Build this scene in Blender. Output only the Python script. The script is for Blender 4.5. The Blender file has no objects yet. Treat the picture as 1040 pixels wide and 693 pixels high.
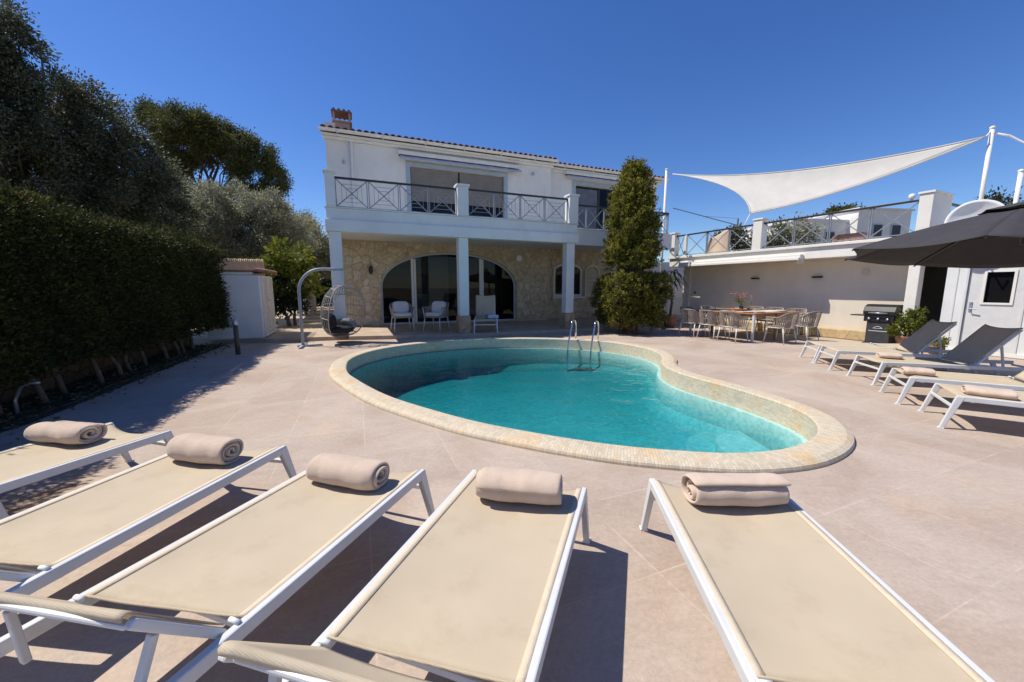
import bpy, bmesh, math, random
import numpy as np
from mathutils import Vector, Matrix, Euler

random.seed(7); RNG = np.random.default_rng(7)
PI = math.pi; R = math.radians
scene = bpy.context.scene
COL = scene.collection

# ------------------------------------------------------------------ camera model
CAM_H, FPX, PITCH = 1.4, 388.0, math.atan2(346.5 - 292.3, 388.0)
def ray(x, y):
    u = (x - 520) / FPX; v = (y - 346.5) / FPX
    return Vector((u, math.cos(PITCH) - v * math.sin(PITCH), -(v * math.cos(PITCH) + math.sin(PITCH))))
def G(x, y, z=0.0):                     # point where a sight line meets the level z
    r = ray(x, y); return r * ((z - CAM_H) / r.z) + Vector((0, 0, CAM_H))
def D(x, y, Y):                         # point of a sight line at distance Y
    r = ray(x, y); return r * (Y / r.y) + Vector((0, 0, CAM_H))

# ------------------------------------------------------------------ materials
def new_mat(name):
    m = bpy.data.materials.new(name); m.use_nodes = True
    nt = m.node_tree; nt.nodes.clear()
    out = nt.nodes.new('ShaderNodeOutputMaterial')
    return m, nt, out
def ramp(nt, stops, fac=None, interp='LINEAR'):
    n = nt.nodes.new('ShaderNodeValToRGB'); cr = n.color_ramp; cr.interpolation = interp
    while len(cr.elements) < len(stops): cr.elements.new(0.5)
    for e, (p, c) in zip(cr.elements, stops):
        e.position = p; e.color = (*c, 1) if len(c) == 3 else c
    if fac is not None: nt.links.new(fac, n.inputs[0])
    return n
def coords(nt, kind='Object', scale=(1, 1, 1), rot=(0, 0, 0)):
    tc = nt.nodes.new('ShaderNodeTexCoord'); mp = nt.nodes.new('ShaderNodeMapping')
    mp.inputs['Scale'].default_value = scale; mp.inputs['Rotation'].default_value = rot
    nt.links.new(tc.outputs[kind], mp.inputs[0]); return mp.outputs[0]
def noise(nt, vec, scale, detail=5, rough=.55, dist=0):
    n = nt.nodes.new('ShaderNodeTexNoise'); n.inputs['Scale'].default_value = scale
    n.inputs['Detail'].default_value = detail; n.inputs['Roughness'].default_value = rough
    n.inputs['Distortion'].default_value = dist
    nt.links.new(vec, n.inputs['Vector']); return n.outputs['Fac']
def mixc(nt, a, b, fac, mode='MIX'):
    n = nt.nodes.new('ShaderNodeMix'); n.data_type = 'RGBA'; n.blend_type = mode
    for s, v in ((6, a), (7, b)):
        if isinstance(v, (tuple, list)): n.inputs[s].default_value = (*v[:3], 1)
        else: nt.links.new(v, n.inputs[s])
    if isinstance(fac, (int, float)): n.inputs[0].default_value = fac
    else: nt.links.new(fac, n.inputs[0])
    return n.outputs[2]
def bump(nt, h, strength, dist=.01, normal=None):
    n = nt.nodes.new('ShaderNodeBump'); n.inputs['Strength'].default_value = strength
    n.inputs['Distance'].default_value = dist; nt.links.new(h, n.inputs['Height'])
    if normal is not None: nt.links.new(normal, n.inputs['Normal'])
    return n.outputs[0]
def principled(nt, out, col, rough=.6, metal=0, spec=.5, normal=None):
    p = nt.nodes.new('ShaderNodeBsdfPrincipled')
    if isinstance(col, (tuple, list)): p.inputs['Base Color'].default_value = (*col[:3], 1)
    else: nt.links.new(col, p.inputs['Base Color'])
    if isinstance(rough, (int, float)): p.inputs['Roughness'].default_value = rough
    else: nt.links.new(rough, p.inputs['Roughness'])
    p.inputs['Metallic'].default_value = metal
    p.inputs['Specular IOR Level'].default_value = spec
    if normal is not None: nt.links.new(normal, p.inputs['Normal'])
    nt.links.new(p.outputs[0], out.inputs['Surface']); return p
def surf(name, c1, c2, scale=3, rough=.7, bmp=.15, bscale=60, metal=0, spec=.4, bdist=.004, kind='Object'):
    m, nt, out = new_mat(name); v = coords(nt, kind)
    f = noise(nt, v, scale, 6); r = ramp(nt, [(.3, c1), (.7, c2)], f)
    nb = bump(nt, noise(nt, v, bscale, 4), bmp, bdist) if bmp else None
    principled(nt, out, r.outputs[0], rough, metal, spec, nb); return m

M = {}
M['white_paint'] = surf('white_paint', (.70, .69, .66), (.78, .77, .74), 2, .75, .12, 90)
def plaster(name, a, b, dirt):
    m, nt, out = new_mat(name); v = coords(nt)
    c = ramp(nt, [(.3, a), (.7, b)], noise(nt, v, 2, 6)).outputs[0]
    sv = coords(nt, 'Object', (1.6, 1.6, .45)); st = ramp(nt, [(.50, (1, 1, 1)), (.78, dirt)], noise(nt, sv, 1.5, 8, .7, .8)).outputs[0]
    c = mixc(nt, c, st, .55, 'MULTIPLY')
    pt = ramp(nt, [(.58, (1, 1, 1)), (.66, (.95, .94, .92))], noise(nt, v, .8, 5, .6)).outputs[0]
    c = mixc(nt, c, pt, .9, 'MULTIPLY')
    nb = bump(nt, noise(nt, v, 60, 5, .7), .25, .006); nb = bump(nt, noise(nt, v, 3, 3), .2, .02, nb)
    principled(nt, out, c, .8, 0, .3, nb); return m
M['white_paint'] = plaster('white_render', (.71, .685, .63), (.78, .755, .70), (.86, .84, .80))
M['white_trim'] = plaster('white_trim', (.66, .675, .67), (.74, .75, .74), (.85, .85, .83))
M['frame_paint'] = surf('frame_paint', (.58, .585, .58), (.66, .66, .65), 6, .38, .03, 150, spec=.5)
M['grey_frame'] = surf('grey_frame', (.42, .46, .50), (.50, .53, .57), 4, .45, .03, 90)
M['dining_wall'] = plaster('cream_render', (.68, .605, .49), (.74, .665, .55), (.88, .86, .82))
M['bluish_frame'] = surf('bluish_frame', (.33, .40, .46), (.40, .47, .53), 4, .5, .03, 90)
M['dark_metal'] = surf('dark_metal', (.02, .018, .018), (.045, .036, .032), 8, .4, .05, 90)
M['rail_metal'] = surf('rail_metal', (.17, .19, .23), (.26, .28, .31), 8, .4, .02, 90, spec=.5)
M['black_plastic'] = surf('black_plastic', (.012, .012, .014), (.022, .022, .025), 8, .35, .04, 120)
M['chrome'] = surf('chrome', (.62, .63, .66), (.72, .73, .75), 10, .14, .0, 90, metal=1)
M['steel'] = surf('steel', (.42, .45, .5), (.52, .55, .6), 10, .32, .02, 90, metal=.6)
M['stand_grey'] = surf('stand_grey', (.26, .29, .34), (.32, .35, .40), 8, .4, .02, 90)
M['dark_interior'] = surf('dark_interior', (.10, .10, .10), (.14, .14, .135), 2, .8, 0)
M['shutter'] = surf('shutter', (.20, .175, .15), (.25, .22, .185), 3, .6, .05, 50)
M['cream_shutter'] = surf('cream_shutter', (.66, .60, .47), (.72, .66, .53), 3, .6, .05, 50)
M['wood'] = None
M['terracotta'] = surf('terracotta', (.20, .10, .07), (.36, .20, .14), 7, .8, .3, 60)
M['chimney_clay'] = surf('chimney_clay', (.38, .29, .25), (.46, .36, .32), 5, .85, .2, 60)
M['cap_tile'] = surf('cap_tile', (.16, .10, .08), (.26, .17, .14), 7, .85, .3, 60)
M['soil'] = surf('soil', (.035, .026, .018), (.10, .075, .05), 9, .95, .9, 30, bdist=.03)
M['bark'] = surf('bark', (.10, .075, .055), (.20, .16, .12), 9, .95, .8, 24, bdist=.02)
M['dark_bark'] = surf('dark_bark', (.030, .024, .018), (.06, .048, .036), 9, .95, .8, 24, bdist=.02)
M['pale_bark'] = surf('pale_bark', (.14, .12, .10), (.24, .21, .18), 9, .95, .8, 24, bdist=.02)
M['cushion_white'] = surf('cushion_white', (.60, .57, .54), (.68, .65, .62), 14, .9, .4, 220)
M['cushion_black'] = surf('cushion_black', (.012, .012, .014), (.03, .03, .034), 14, .9, .4, 220)
M['cushion_grey'] = surf('cushion_grey', (.06, .065, .075), (.28, .28, .30), 26, .9, .4, 220)
M['rope'] = surf('rope', (.27, .225, .18), (.37, .31, .255), 30, .9, .5, 260)
M['canopy'] = surf('canopy', (.036, .033, .037), (.046, .042, .046), 6, .85, .25, 400, bdist=.001)
M['sail'] = surf('sail_cloth', (.53, .505, .46), (.59, .56, .515), 3, .85, .2, 300, bdist=.001)
M['awning_cloth'] = surf('awning_cloth', (.54, .54, .58), (.62, .62, .65), 3, .8, .1, 200)
M['ceramic'] = surf('ceramic', (.78, .78, .78), (.84, .84, .84), 6, .2, 0)
M['earth'] = surf('earth', (.20, .16, .10), (.30, .24, .16), .4, .95, .6, 6, bdist=.05)
M['path_stone'] = surf('path_stone', (.36, .28, .20), (.50, .40, .30), 2.5, .85, .3, 30)
M['reed'] = None

def towel_mat(name, a, b):
    m, nt, out = new_mat(name); v = coords(nt)
    f = noise(nt, v, 12, 4); c = ramp(nt, [(.3, a), (.7, b)], f).outputs[0]
    h = noise(nt, v, 230, 3, .75)
    p = principled(nt, out, c, .95, 0, .1, bump(nt, h, .8, .004, bump(nt, noise(nt, v, 18, 4, .5), .35, .012)))
    p.inputs['Sheen Weight'].default_value = .35; p.inputs['Sheen Roughness'].default_value = .5
    return m
M['towel'] = towel_mat('towel', (.55, .42, .32), (.64, .50, .39))
M['towel_blue'] = towel_mat('towel_blue', (.42, .50, .66), (.52, .60, .75))

def sling_mat():
    m, nt, out = new_mat('sling'); v = coords(nt)
    w = []
    for ax in ('X', 'Y'):
        t = nt.nodes.new('ShaderNodeTexWave'); t.bands_direction = ax; t.inputs['Scale'].default_value = 85
        t.inputs['Distortion'].default_value = .4; nt.links.new(v, t.inputs['Vector']); w.append(t.outputs['Fac'])
    mul = nt.nodes.new('ShaderNodeMath'); mul.operation = 'MULTIPLY'
    nt.links.new(w[0], mul.inputs[0]); nt.links.new(w[1], mul.inputs[1])
    oi = nt.nodes.new('ShaderNodeObjectInfo')
    big = ramp(nt, [(.25, (.60, .505, .37)), (.6, (.675, .572, .425)), (.8, (.71, .61, .465))], noise(nt, v, 2.2, 6, .6))
    stain = ramp(nt, [(.55, (1, 1, 1)), (.78, (.84, .80, .74))], noise(nt, v, 5, 5, .65))
    c = mixc(nt, big.outputs[0], stain.outputs[0], .8, 'MULTIPLY')
    c = mixc(nt, c, ramp(nt, [(0, (.80, .78, .74)), (.35, (1, 1, 1))], mul.outputs[0]).outputs[0], .5, 'MULTIPLY')
    nb = bump(nt, mul.outputs[0], .6, .0015)
    p = nt.nodes.new('ShaderNodeBsdfPrincipled'); p.inputs['Roughness'].default_value = .75
    p.inputs['Specular IOR Level'].default_value = .3
    nt.links.new(c, p.inputs['Base Color']); nt.links.new(nb, p.inputs['Normal'])
    tr = nt.nodes.new('ShaderNodeBsdfTranslucent'); nt.links.new(c, tr.inputs[0])
    mx = nt.nodes.new('ShaderNodeMixShader'); mx.inputs[0].default_value = .2
    nt.links.new(p.outputs[0], mx.inputs[1]); nt.links.new(tr.outputs[0], mx.inputs[2])
    nt.links.new(mx.outputs[0], out.inputs['Surface']); return m
M['sling'] = sling_mat()

M['hem'] = surf('hem_cloth', (.56, .47, .345), (.62, .525, .395), 30, .85, .5, 260)
def deck_mat():
    m, nt, out = new_mat('stamped_concrete')
    v = coords(nt, 'Object')
    base = ramp(nt, [(.2, (.39, .30, .235)), (.42, (.455, .36, .29)), (.55, (.50, .415, .345)), (.72, (.55, .45, .36))],
                noise(nt, v, .9, 9, .62, .6)).outputs[0]
    patch = ramp(nt, [(.35, (1, 1, 1)), (.55, (.94, .95, .97)), (.70, (1.06, .96, .86))], noise(nt, v, .7, 7, .7)).outputs[0]
    base = mixc(nt, base, patch, .9, 'MULTIPLY')
    streak = coords(nt, 'Object', (2.2, 5, 1), (0, 0, R(-22)))
    st = ramp(nt, [(.3, (.88, .87, .86)), (.6, (1.04, 1.03, 1.02))], noise(nt, streak, 3.6, 9, .75, .4)).outputs[0]
    base = mixc(nt, base, st, .75, 'MULTIPLY')
    vr = coords(nt, 'Object', (1, 1, 1), (0, 0, R(-22)))
    bt = nt.nodes.new('ShaderNodeTexBrick'); bt.offset = .0; bt.inputs['Scale'].default_value = 1.0
    bt.inputs['Brick Width'].default_value = .66; bt.inputs['Row Height'].default_value = .66
    bt.inputs['Mortar Size'].default_value = .0055; bt.inputs['Mortar Smooth'].default_value = .6
    bt.inputs['Color1'].default_value = (1, 1, 1, 1); bt.inputs['Color2'].default_value = (.89, .885, .885, 1)
    bt.inputs['Mortar'].default_value = (1, 1, 1, 1)
    nt.links.new(vr, bt.inputs['Vector'])
    base = mixc(nt, base, bt.outputs['Color'], .7, 'MULTIPLY')
    jn = ramp(nt, [(.42, (0, 0, 0)), (.6, (1, 1, 1))], noise(nt, v, 1.7, 3)).outputs[0]
    mm = nt.nodes.new('ShaderNodeMath'); mm.operation = 'MULTIPLY'
    nt.links.new(bt.outputs['Fac'], mm.inputs[0]); nt.links.new(jn, mm.inputs[1])
    m2 = nt.nodes.new('ShaderNodeMath'); m2.operation = 'MULTIPLY'; m2.inputs[1].default_value = .6
    nt.links.new(mm.outputs[0], m2.inputs[0])
    base = mixc(nt, base, (.58, .48, .42), m2.outputs[0])
    spots = ramp(nt, [(.70, (1, 1, 1)), (.78, (.72, .68, .64))], noise(nt, v, 14, 6, .7)).outputs[0]
    base = mixc(nt, base, spots, .8, 'MULTIPLY')
    fine = ramp(nt, [(.35, (.86, .845, .83)), (.65, (1.07, 1.06, 1.05))], noise(nt, v, 42, 5, .75)).outputs[0]
    base = mixc(nt, base, fine, .8, 'MULTIPLY')
    h = noise(nt, streak, 5, 10, .7, .6)
    nb = bump(nt, h, .55, .012)
    nb = bump(nt, noise(nt, v, 90, 4, .7), .35, .004, nb)
    principled(nt, out, base, ramp(nt, [(.3, (.62,)*3), (.7, (.85,)*3)], noise(nt, v, 2, 4)).outputs[0], 0, .35, nb)
    return m
M['deck'] = deck_mat()

def stone_mat(name, scale, cols, mortar, wall=True, edge=.035):
    m, nt, out = new_mat(name); v = coords(nt)
    wv = nt.nodes.new('ShaderNodeVectorMath'); wv.operation = 'ADD'
    nz = nt.nodes.new('ShaderNodeTexNoise'); nz.inputs['Scale'].default_value = 2.2; nz.inputs['Detail'].default_value = 4
    nt.links.new(v, nz.inputs['Vector'])
    sc = nt.nodes.new('ShaderNodeVectorMath'); sc.operation = 'SCALE'; sc.inputs['Scale'].default_value = .22
    nt.links.new(nz.outputs['Color'], sc.inputs[0]); nt.links.new(v, wv.inputs[0]); nt.links.new(sc.outputs[0], wv.inputs[1])
    vo = nt.nodes.new('ShaderNodeTexVoronoi'); vo.inputs['Scale'].default_value = scale; vo.inputs['Randomness'].default_value = .9
    ve = nt.nodes.new('ShaderNodeTexVoronoi'); ve.feature = 'DISTANCE_TO_EDGE'; ve.inputs['Scale'].default_value = scale; ve.inputs['Randomness'].default_value = .9
    nt.links.new(wv.outputs[0], vo.inputs['Vector']); nt.links.new(wv.outputs[0], ve.inputs['Vector'])
    sep = nt.nodes.new('ShaderNodeSeparateColor'); nt.links.new(vo.outputs['Color'], sep.inputs[0])
    n = len(cols); c = ramp(nt, [(i / (n - 1), k) for i, k in enumerate(cols)], sep.outputs[0]).outputs[0]
    c = mixc(nt, c, ramp(nt, [(.3, (.62, .59, .54)), (.7, (1.12, 1.10, 1.06))], noise(nt, v, 7, 8, .75)).outputs[0], .95, 'MULTIPLY')
    e = ramp(nt, [(edge * .35, (0, 0, 0)), (edge, (1, 1, 1))], ve.outputs['Distance']).outputs[0]
    c = mixc(nt, mortar, c, e)
    nb = bump(nt, e, .7, .025); nb = bump(nt, noise(nt, v, 14, 7, .75), .8, .025, nb)
    principled(nt, out, c, .85, 0, .25, nb); return m
M['stone_wall'] = stone_mat('stone_cladding', 3.9, [(.56, .455, .31), (.68, .585, .43), (.60, .51, .37), (.73, .64, .50), (.62, .50, .34)], (.42, .34, .23))
M['stone_block'] = stone_mat('stone_block', 2.2, [(.46, .30, .20), (.50, .36, .24), (.42, .30, .20)], (.34, .25, .17))
M['plinth_stone'] = stone_mat('plinth_stone', 1.6, [(.54, .42, .24), (.58, .46, .28), (.60, .40, .18)], (.46, .38, .25), edge=.02)
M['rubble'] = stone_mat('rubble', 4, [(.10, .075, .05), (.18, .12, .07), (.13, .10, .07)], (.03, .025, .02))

def tile_mat():      # travertine mosaic, laid along the UV direction
    m, nt, out = new_mat('travertine_mosaic')
    v = coords(nt, 'UV'); o = coords(nt)
    bt = nt.nodes.new('ShaderNodeTexBrick'); bt.inputs['Scale'].default_value = 1; bt.offset = .5
    bt.inputs['Brick Width'].default_value = .05; bt.inputs['Row Height'].default_value = .024
    bt.inputs['Mortar Size'].default_value = .0025; bt.inputs['Mortar Smooth'].default_value = .3; bt.inputs['Bias'].default_value = -.1
    bt.inputs['Color1'].default_value = (.64, .555, .425, 1); bt.inputs['Color2'].default_value = (.50, .43, .325, 1)
    bt.inputs['Mortar'].default_value = (.50, .43, .32, 1); nt.links.new(v, bt.inputs['Vector'])
    c = mixc(nt, bt.outputs['Color'], ramp(nt, [(.30, (.84, .83, .80)), (.5, (1, 1, 1)), (.66, (1.04, .84, .60))], noise(nt, o, 2.4, 8, .75)).outputs[0], .9, 'MULTIPLY')
    h = nt.nodes.new('ShaderNodeMath'); h.operation = 'SUBTRACT'; h.inputs[0].default_value = 1; nt.links.new(bt.outputs['Fac'], h.inputs[1])
    nb = bump(nt, h.outputs[0], .5, .004); nb = bump(nt, noise(nt, o, 70, 4, .7), .5, .005, nb)
    principled(nt, out, c, .75, 0, .3, nb); return m
M['travertine'] = tile_mat()
def basin_mat():
    m, nt, out = new_mat('basin_light_mottle'); v = coords(nt)
    vo = nt.nodes.new('ShaderNodeTexVoronoi'); vo.inputs['Scale'].default_value = 24; nt.links.new(v, vo.inputs['Vector'])
    sp = nt.nodes.new('ShaderNodeSeparateColor'); nt.links.new(vo.outputs['Color'], sp.inputs[0])
    c = ramp(nt, [(0, (.33, .57, .58)), (.5, (.41, .65, .66)), (1, (.51, .73, .73))], sp.outputs[0]).outputs[0]  # teal cells of mixed tone stand in for mottled light on the pool floor
    c = mixc(nt, c, ramp(nt, [(.3, (.82, .88, .88)), (.7, (1.08, 1.05, 1.03))], noise(nt, v, 1.8, 6, .65)).outputs[0], .9, 'MULTIPLY')
    principled(nt, out, c, .6, 0, .3); return m
M['basin'] = basin_mat()

def wood_mat(name, a, b, sx=(3, 30, 30)):
    m, nt, out = new_mat(name); v = coords(nt, 'Object', sx)
    f = noise(nt, v, 1.5, 7, .6, .5); c = ramp(nt, [(.3, a), (.7, b)], f).outputs[0]
    principled(nt, out, c, .55, 0, .4, bump(nt, f, .3, .003)); return m
M['wood'] = wood_mat('teak', (.28, .13, .055), (.46, .24, .11))
M['post_wood'] = wood_mat('post_wood', (.30, .24, .17), (.42, .34, .25), (20, 20, 2))
M['reed'] = wood_mat('reed', (.56, .34, .15), (.74, .50, .26), (40, 40, 1.2))

def leaf_mat(name, cols, trans=.25, rough=.55, spec=.35):
    m, nt, out = new_mat(name)
    g = nt.nodes.new('ShaderNodeNewGeometry')
    n = len(cols); c = ramp(nt, [(i / (n - 1), k) for i, k in enumerate(cols)], g.outputs['Random Per Island']).outputs[0]
    v = coords(nt); c = mixc(nt, c, ramp(nt, [(.35, (.72, .75, .7)), (.65, (1.15, 1.1, 1.0))], noise(nt, v, 1.3, 3)).outputs[0], .7, 'MULTIPLY')
    p = nt.nodes.new('ShaderNodeBsdfPrincipled'); p.inputs['Roughness'].default_value = rough
    p.inputs['Specular IOR Level'].default_value = spec; nt.links.new(c, p.inputs['Base Color'])
    tr = nt.nodes.new('ShaderNodeBsdfTranslucent'); nt.links.new(c, tr.inputs[0])
    mx = nt.nodes.new('ShaderNodeMixShader'); mx.inputs[0].default_value = trans
    nt.links.new(p.outputs[0], mx.inputs[1]); nt.links.new(tr.outputs[0], mx.inputs[2])
    nt.links.new(mx.outputs[0], out.inputs['Surface']); return m
M['leaf_hedge'] = leaf_mat('hedge_leaves', [(.022, .030, .010), (.038, .052, .014), (.062, .074, .018), (.10, .08, .04)], .22, .6, .12)
M['leaf_lit_top'] = leaf_mat('lit_top_leaves', [(.06, .075, .018), (.11, .12, .025), (.17, .15, .05), (.20, .13, .08)], .3, .6, .12)  # sunlight on the hedge top put into a lighter yellow-green leaf colour
M['leaf_cypress'] = leaf_mat('cypress_leaves', [(.06, .075, .015), (.19, .20, .03), (.38, .36, .055), (.16, .11, .06), (.11, .135, .025)], .4, .6, .12)
M['leaf_oak'] = leaf_mat('oak_leaves', [(.04, .05, .026), (.08, .092, .05), (.13, .14, .085), (.26, .27, .20)], .3, .55, .3)
M['leaf_olive'] = leaf_mat('olive_leaves', [(.15, .16, .10), (.24, .25, .17), (.33, .335, .25), (.46, .455, .36)], .35, .55, .3)
M['leaf_pine'] = leaf_mat('pine_needles', [(.055, .068, .026), (.105, .12, .042), (.16, .165, .058), (.085, .10, .038)], .28, .6, .2)
M['leaf_bright'] = leaf_mat('bright_leaves', [(.07, .10, .018), (.15, .18, .025), (.24, .24, .04)], .35, .6, .15)
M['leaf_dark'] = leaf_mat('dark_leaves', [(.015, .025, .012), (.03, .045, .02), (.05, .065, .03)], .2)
M['petal'] = leaf_mat('petals', [(.45, .18, .20), (.55, .28, .28), (.35, .12, .14)], .3)

def glass_mat(name, tint=(.9, .95, .95), refl=1.0):
    m, nt, out = new_mat(name)
    fr = nt.nodes.new('ShaderNodeFresnel'); fr.inputs['IOR'].default_value = 1.36
    t = nt.nodes.new('ShaderNodeBsdfTransparent'); t.inputs[0].default_value = (*tint, 1)
    gl = nt.nodes.new('ShaderNodeBsdfGlossy'); gl.inputs['Roughness'].default_value = .01
    mx = nt.nodes.new('ShaderNodeMixShader'); nt.links.new(fr.outputs[0], mx.inputs[0])
    nt.links.new(t.outputs[0], mx.inputs[1]); nt.links.new(gl.outputs[0], mx.inputs[2])
    nt.links.new(mx.outputs[0], out.inputs['Surface']); return m
M['glass'] = glass_mat('window_glass', (.55, .6, .62))
M['clear_glass'] = glass_mat('clear_glass', (.9, .95, .92))

def water_mat():
    m, nt, out = new_mat('pool_water')
    v = coords(nt)
    h = noise(nt, v, 2.2, 4, .5, 1.2); h2 = noise(nt, v, 8, 3, .5, 1.2)
    ad = nt.nodes.new('ShaderNodeMath'); ad.operation = 'MULTIPLY_ADD'; ad.inputs[1].default_value = .25
    nt.links.new(h2, ad.inputs[0]); nt.links.new(h, ad.inputs[2])
    nb = bump(nt, ad.outputs[0], .9, .035)
    fr = nt.nodes.new('ShaderNodeFresnel'); fr.inputs['IOR'].default_value = 1.33; nt.links.new(nb, fr.inputs['Normal'])
    t = nt.nodes.new('ShaderNodeBsdfTransparent')
    gl = nt.nodes.new('ShaderNodeBsdfGlossy'); gl.inputs['Roughness'].default_value = .008; nt.links.new(nb, gl.inputs['Normal'])
    mx = nt.nodes.new('ShaderNodeMixShader'); nt.links.new(fr.outputs[0], mx.inputs[0])
    nt.links.new(t.outputs[0], mx.inputs[1]); nt.links.new(gl.outputs[0], mx.inputs[2])
    nt.links.new(mx.outputs[0], out.inputs['Surface'])
    ab = nt.nodes.new('ShaderNodeVolumeAbsorption'); ab.inputs[0].default_value = (.05, .69, .735, 1); ab.inputs[1].default_value = 1.45
    nt.links.new(ab.outputs[0], out.inputs['Volume']); return m
M['water'] = water_mat()

# ------------------------------------------------------------------ mesh building
class MB:
    def __init__(s): s.v = []; s.f = []; s.uv = {}
    def add(s, vs, fs, uvs=None):
        o = len(s.v); s.v += [tuple(p) for p in vs]
        for i, f in enumerate(fs):
            if uvs: s.uv[len(s.f)] = uvs[i]
            s.f.append(tuple(o + k for k in f))
        return s
    def box(s, x0, x1, y0, y1, z0, z1, mtx=None):
        vs = [Vector(p) for p in ((x0,y0,z0),(x1,y0,z0),(x1,y1,z0),(x0,y1,z0),(x0,y0,z1),(x1,y0,z1),(x1,y1,z1),(x0,y1,z1))]
        if mtx is not None: vs = [mtx @ p for p in vs]
        return s.add(vs, [(0,3,2,1),(4,5,6,7),(0,1,5,4),(1,2,6,5),(2,3,7,6),(3,0,4,7)])
    def bar(s, a, b, w, h, up=(0,0,1)):      # rectangular bar between two points
        a = Vector(a); b = Vector(b); d = (b - a); L = d.length; d = d / L
        u = Vector(up)
        if abs(d.dot(u)) > .99: u = Vector((0, 1, 0))
        x = d.cross(u).normalized(); y = x.cross(d).normalized()
        vs = []
        for p in (a, b):
            for sx, sy in ((-1,-1),(1,-1),(1,1),(-1,1)): vs.append(p + x*sx*w/2 + y*sy*h/2)
        return s.add(vs, [(0,1,2,3),(7,6,5,4),(0,4,5,1),(1,5,6,2),(2,6,7,3),(3,7,4,0)])
    def tube(s, pts, r, n=8, closed=False, cap=True):
        pts = [Vector(p) for p in pts]; m = len(pts); o = len(s.v)
        rs = r if isinstance(r, (list, tuple)) else [r]*m
        prev = None
        for i, p in enumerate(pts):
            if closed: t = pts[(i+1) % m] - pts[i-1]
            else: t = pts[min(i+1, m-1)] - pts[max(i-1, 0)]
            t.normalize()
            if prev is None:
                u = Vector((0,0,1)) if abs(t.z) < .9 else Vector((1,0,0)); x = t.cross(u).normalized()
            else:
                x = prev - t*prev.dot(t)
                x = x.normalized() if x.length > 1e-6 else t.orthogonal().normalized()
            prev = x; y = t.cross(x)
            for k in range(n):
                a = 2*PI*k/n; s.v.append(tuple(p + (x*math.cos(a) + y*math.sin(a))*rs[i]))
        for i in range(m if closed else m-1):
            j = (i+1) % m
            for k in range(n):
                l = (k+1) % n; s.f.append((o+i*n+k, o+i*n+l, o+j*n+l, o+j*n+k))
        if cap and not closed:
            s.f.append(tuple(o+k for k in reversed(range(n)))); s.f.append(tuple(o+(m-1)*n+k for k in range(n)))
        return s
    def lathe(s, prof, n=24, c=(0,0,0)):
        o = len(s.v); m = len(prof)
        for r, z in prof:
            for k in range(n):
                a = 2*PI*k/n; s.v.append((c[0]+r*math.cos(a), c[1]+r*math.sin(a), c[2]+z))
        for i in range(m-1):
            for k in range(n):
                l = (k+1) % n; s.f.append((o+i*n+k, o+i*n+l, o+(i+1)*n+l, o+(i+1)*n+k))
        s.f.append(tuple(o+k for k in reversed(range(n)))); s.f.append(tuple(o+(m-1)*n+k for k in range(n)))
        return s
    def grid(s, fn, nu, nv):
        o = len(s.v)
        for i in range(nu+1):
            for j in range(nv+1): s.v.append(tuple(fn(i/nu, j/nv)))
        for i in range(nu):
            for j in range(nv):
                a = o+i*(nv+1)+j; s.f.append((a, a+nv+1, a+nv+2, a+1))
        return s
    def ball(s, c, rx, ry, rz, n=14, m=9, e=1.0):
        def sp(x): return math.copysign(abs(x)**e, x)
        o = len(s.v)
        for i in range(m+1):
            t = PI*i/m - PI/2
            for k in range(n):
                a = 2*PI*k/n
                s.v.append((c[0]+rx*sp(math.cos(t))*sp(math.cos(a)), c[1]+ry*sp(math.cos(t))*sp(math.sin(a)), c[2]+rz*sp(math.sin(t))))
        for i in range(m):
            for k in range(n):
                l = (k+1) % n; s.f.append((o+i*n+k, o+i*n+l, o+(i+1)*n+l, o+(i+1)*n+k))
        return s
    def build(s, name, mat, parent=None, smooth=False, bevel=0, solid=0, sub=0):
        me = bpy.data.meshes.new(name); me.from_pydata(s.v, [], s.f)
        if s.uv:
            l = me.uv_layers.new(name='UVMap')
            for i, p in enumerate(me.polygons):
                if i in s.uv:
                    for k, li in enumerate(p.loop_indices): l.data[li].uv = s.uv[i][k]
        me.materials.append(M[mat] if isinstance(mat, str) else mat)
        if smooth: me.polygons.foreach_set('use_smooth', [True]*len(me.polygons))
        me.update()
        o = bpy.data.objects.new(name, me); COL.objects.link(o)
        if parent is not None: o.parent = parent
        if sub:
            md = o.modifiers.new('s', 'SUBSURF'); md.levels = md.render_levels = sub
        if solid:
            md = o.modifiers.new('t', 'SOLIDIFY'); md.thickness = solid; md.offset = 0
        if bevel:
            md = o.modifiers.new('b', 'BEVEL'); md.width = bevel; md.segments = 2; md.limit_method = 'ANGLE'; md.angle_limit = R(40)
        return o

def tag(o, label, cat, group=None):
    o['label'] = label; o['category'] = cat
    if group: o['group'] = group
    return o
def thing(name, label, cat, loc=(0,0,0), rz=0, group=None):
    o = bpy.data.objects.new(name, None); COL.objects.link(o)
    o.empty_display_size = .2; o.location = loc; o.rotation_euler = (0, 0, rz)
    return tag(o, label, cat, group)
def structure(o, kind='structure'): o['kind'] = kind; return o
def dup(root, loc, rz, label, group=None):
    r = root.copy(); COL.objects.link(r); r.location = loc; r.rotation_euler = (0, 0, rz); r['label'] = label
    if group: r['group'] = group
    for ch in list(root.children):
        c = ch.copy(); COL.objects.link(c); c.parent = r
        for g in list(ch.children):
            d = g.copy(); COL.objects.link(d); d.parent = c
    return r

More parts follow.
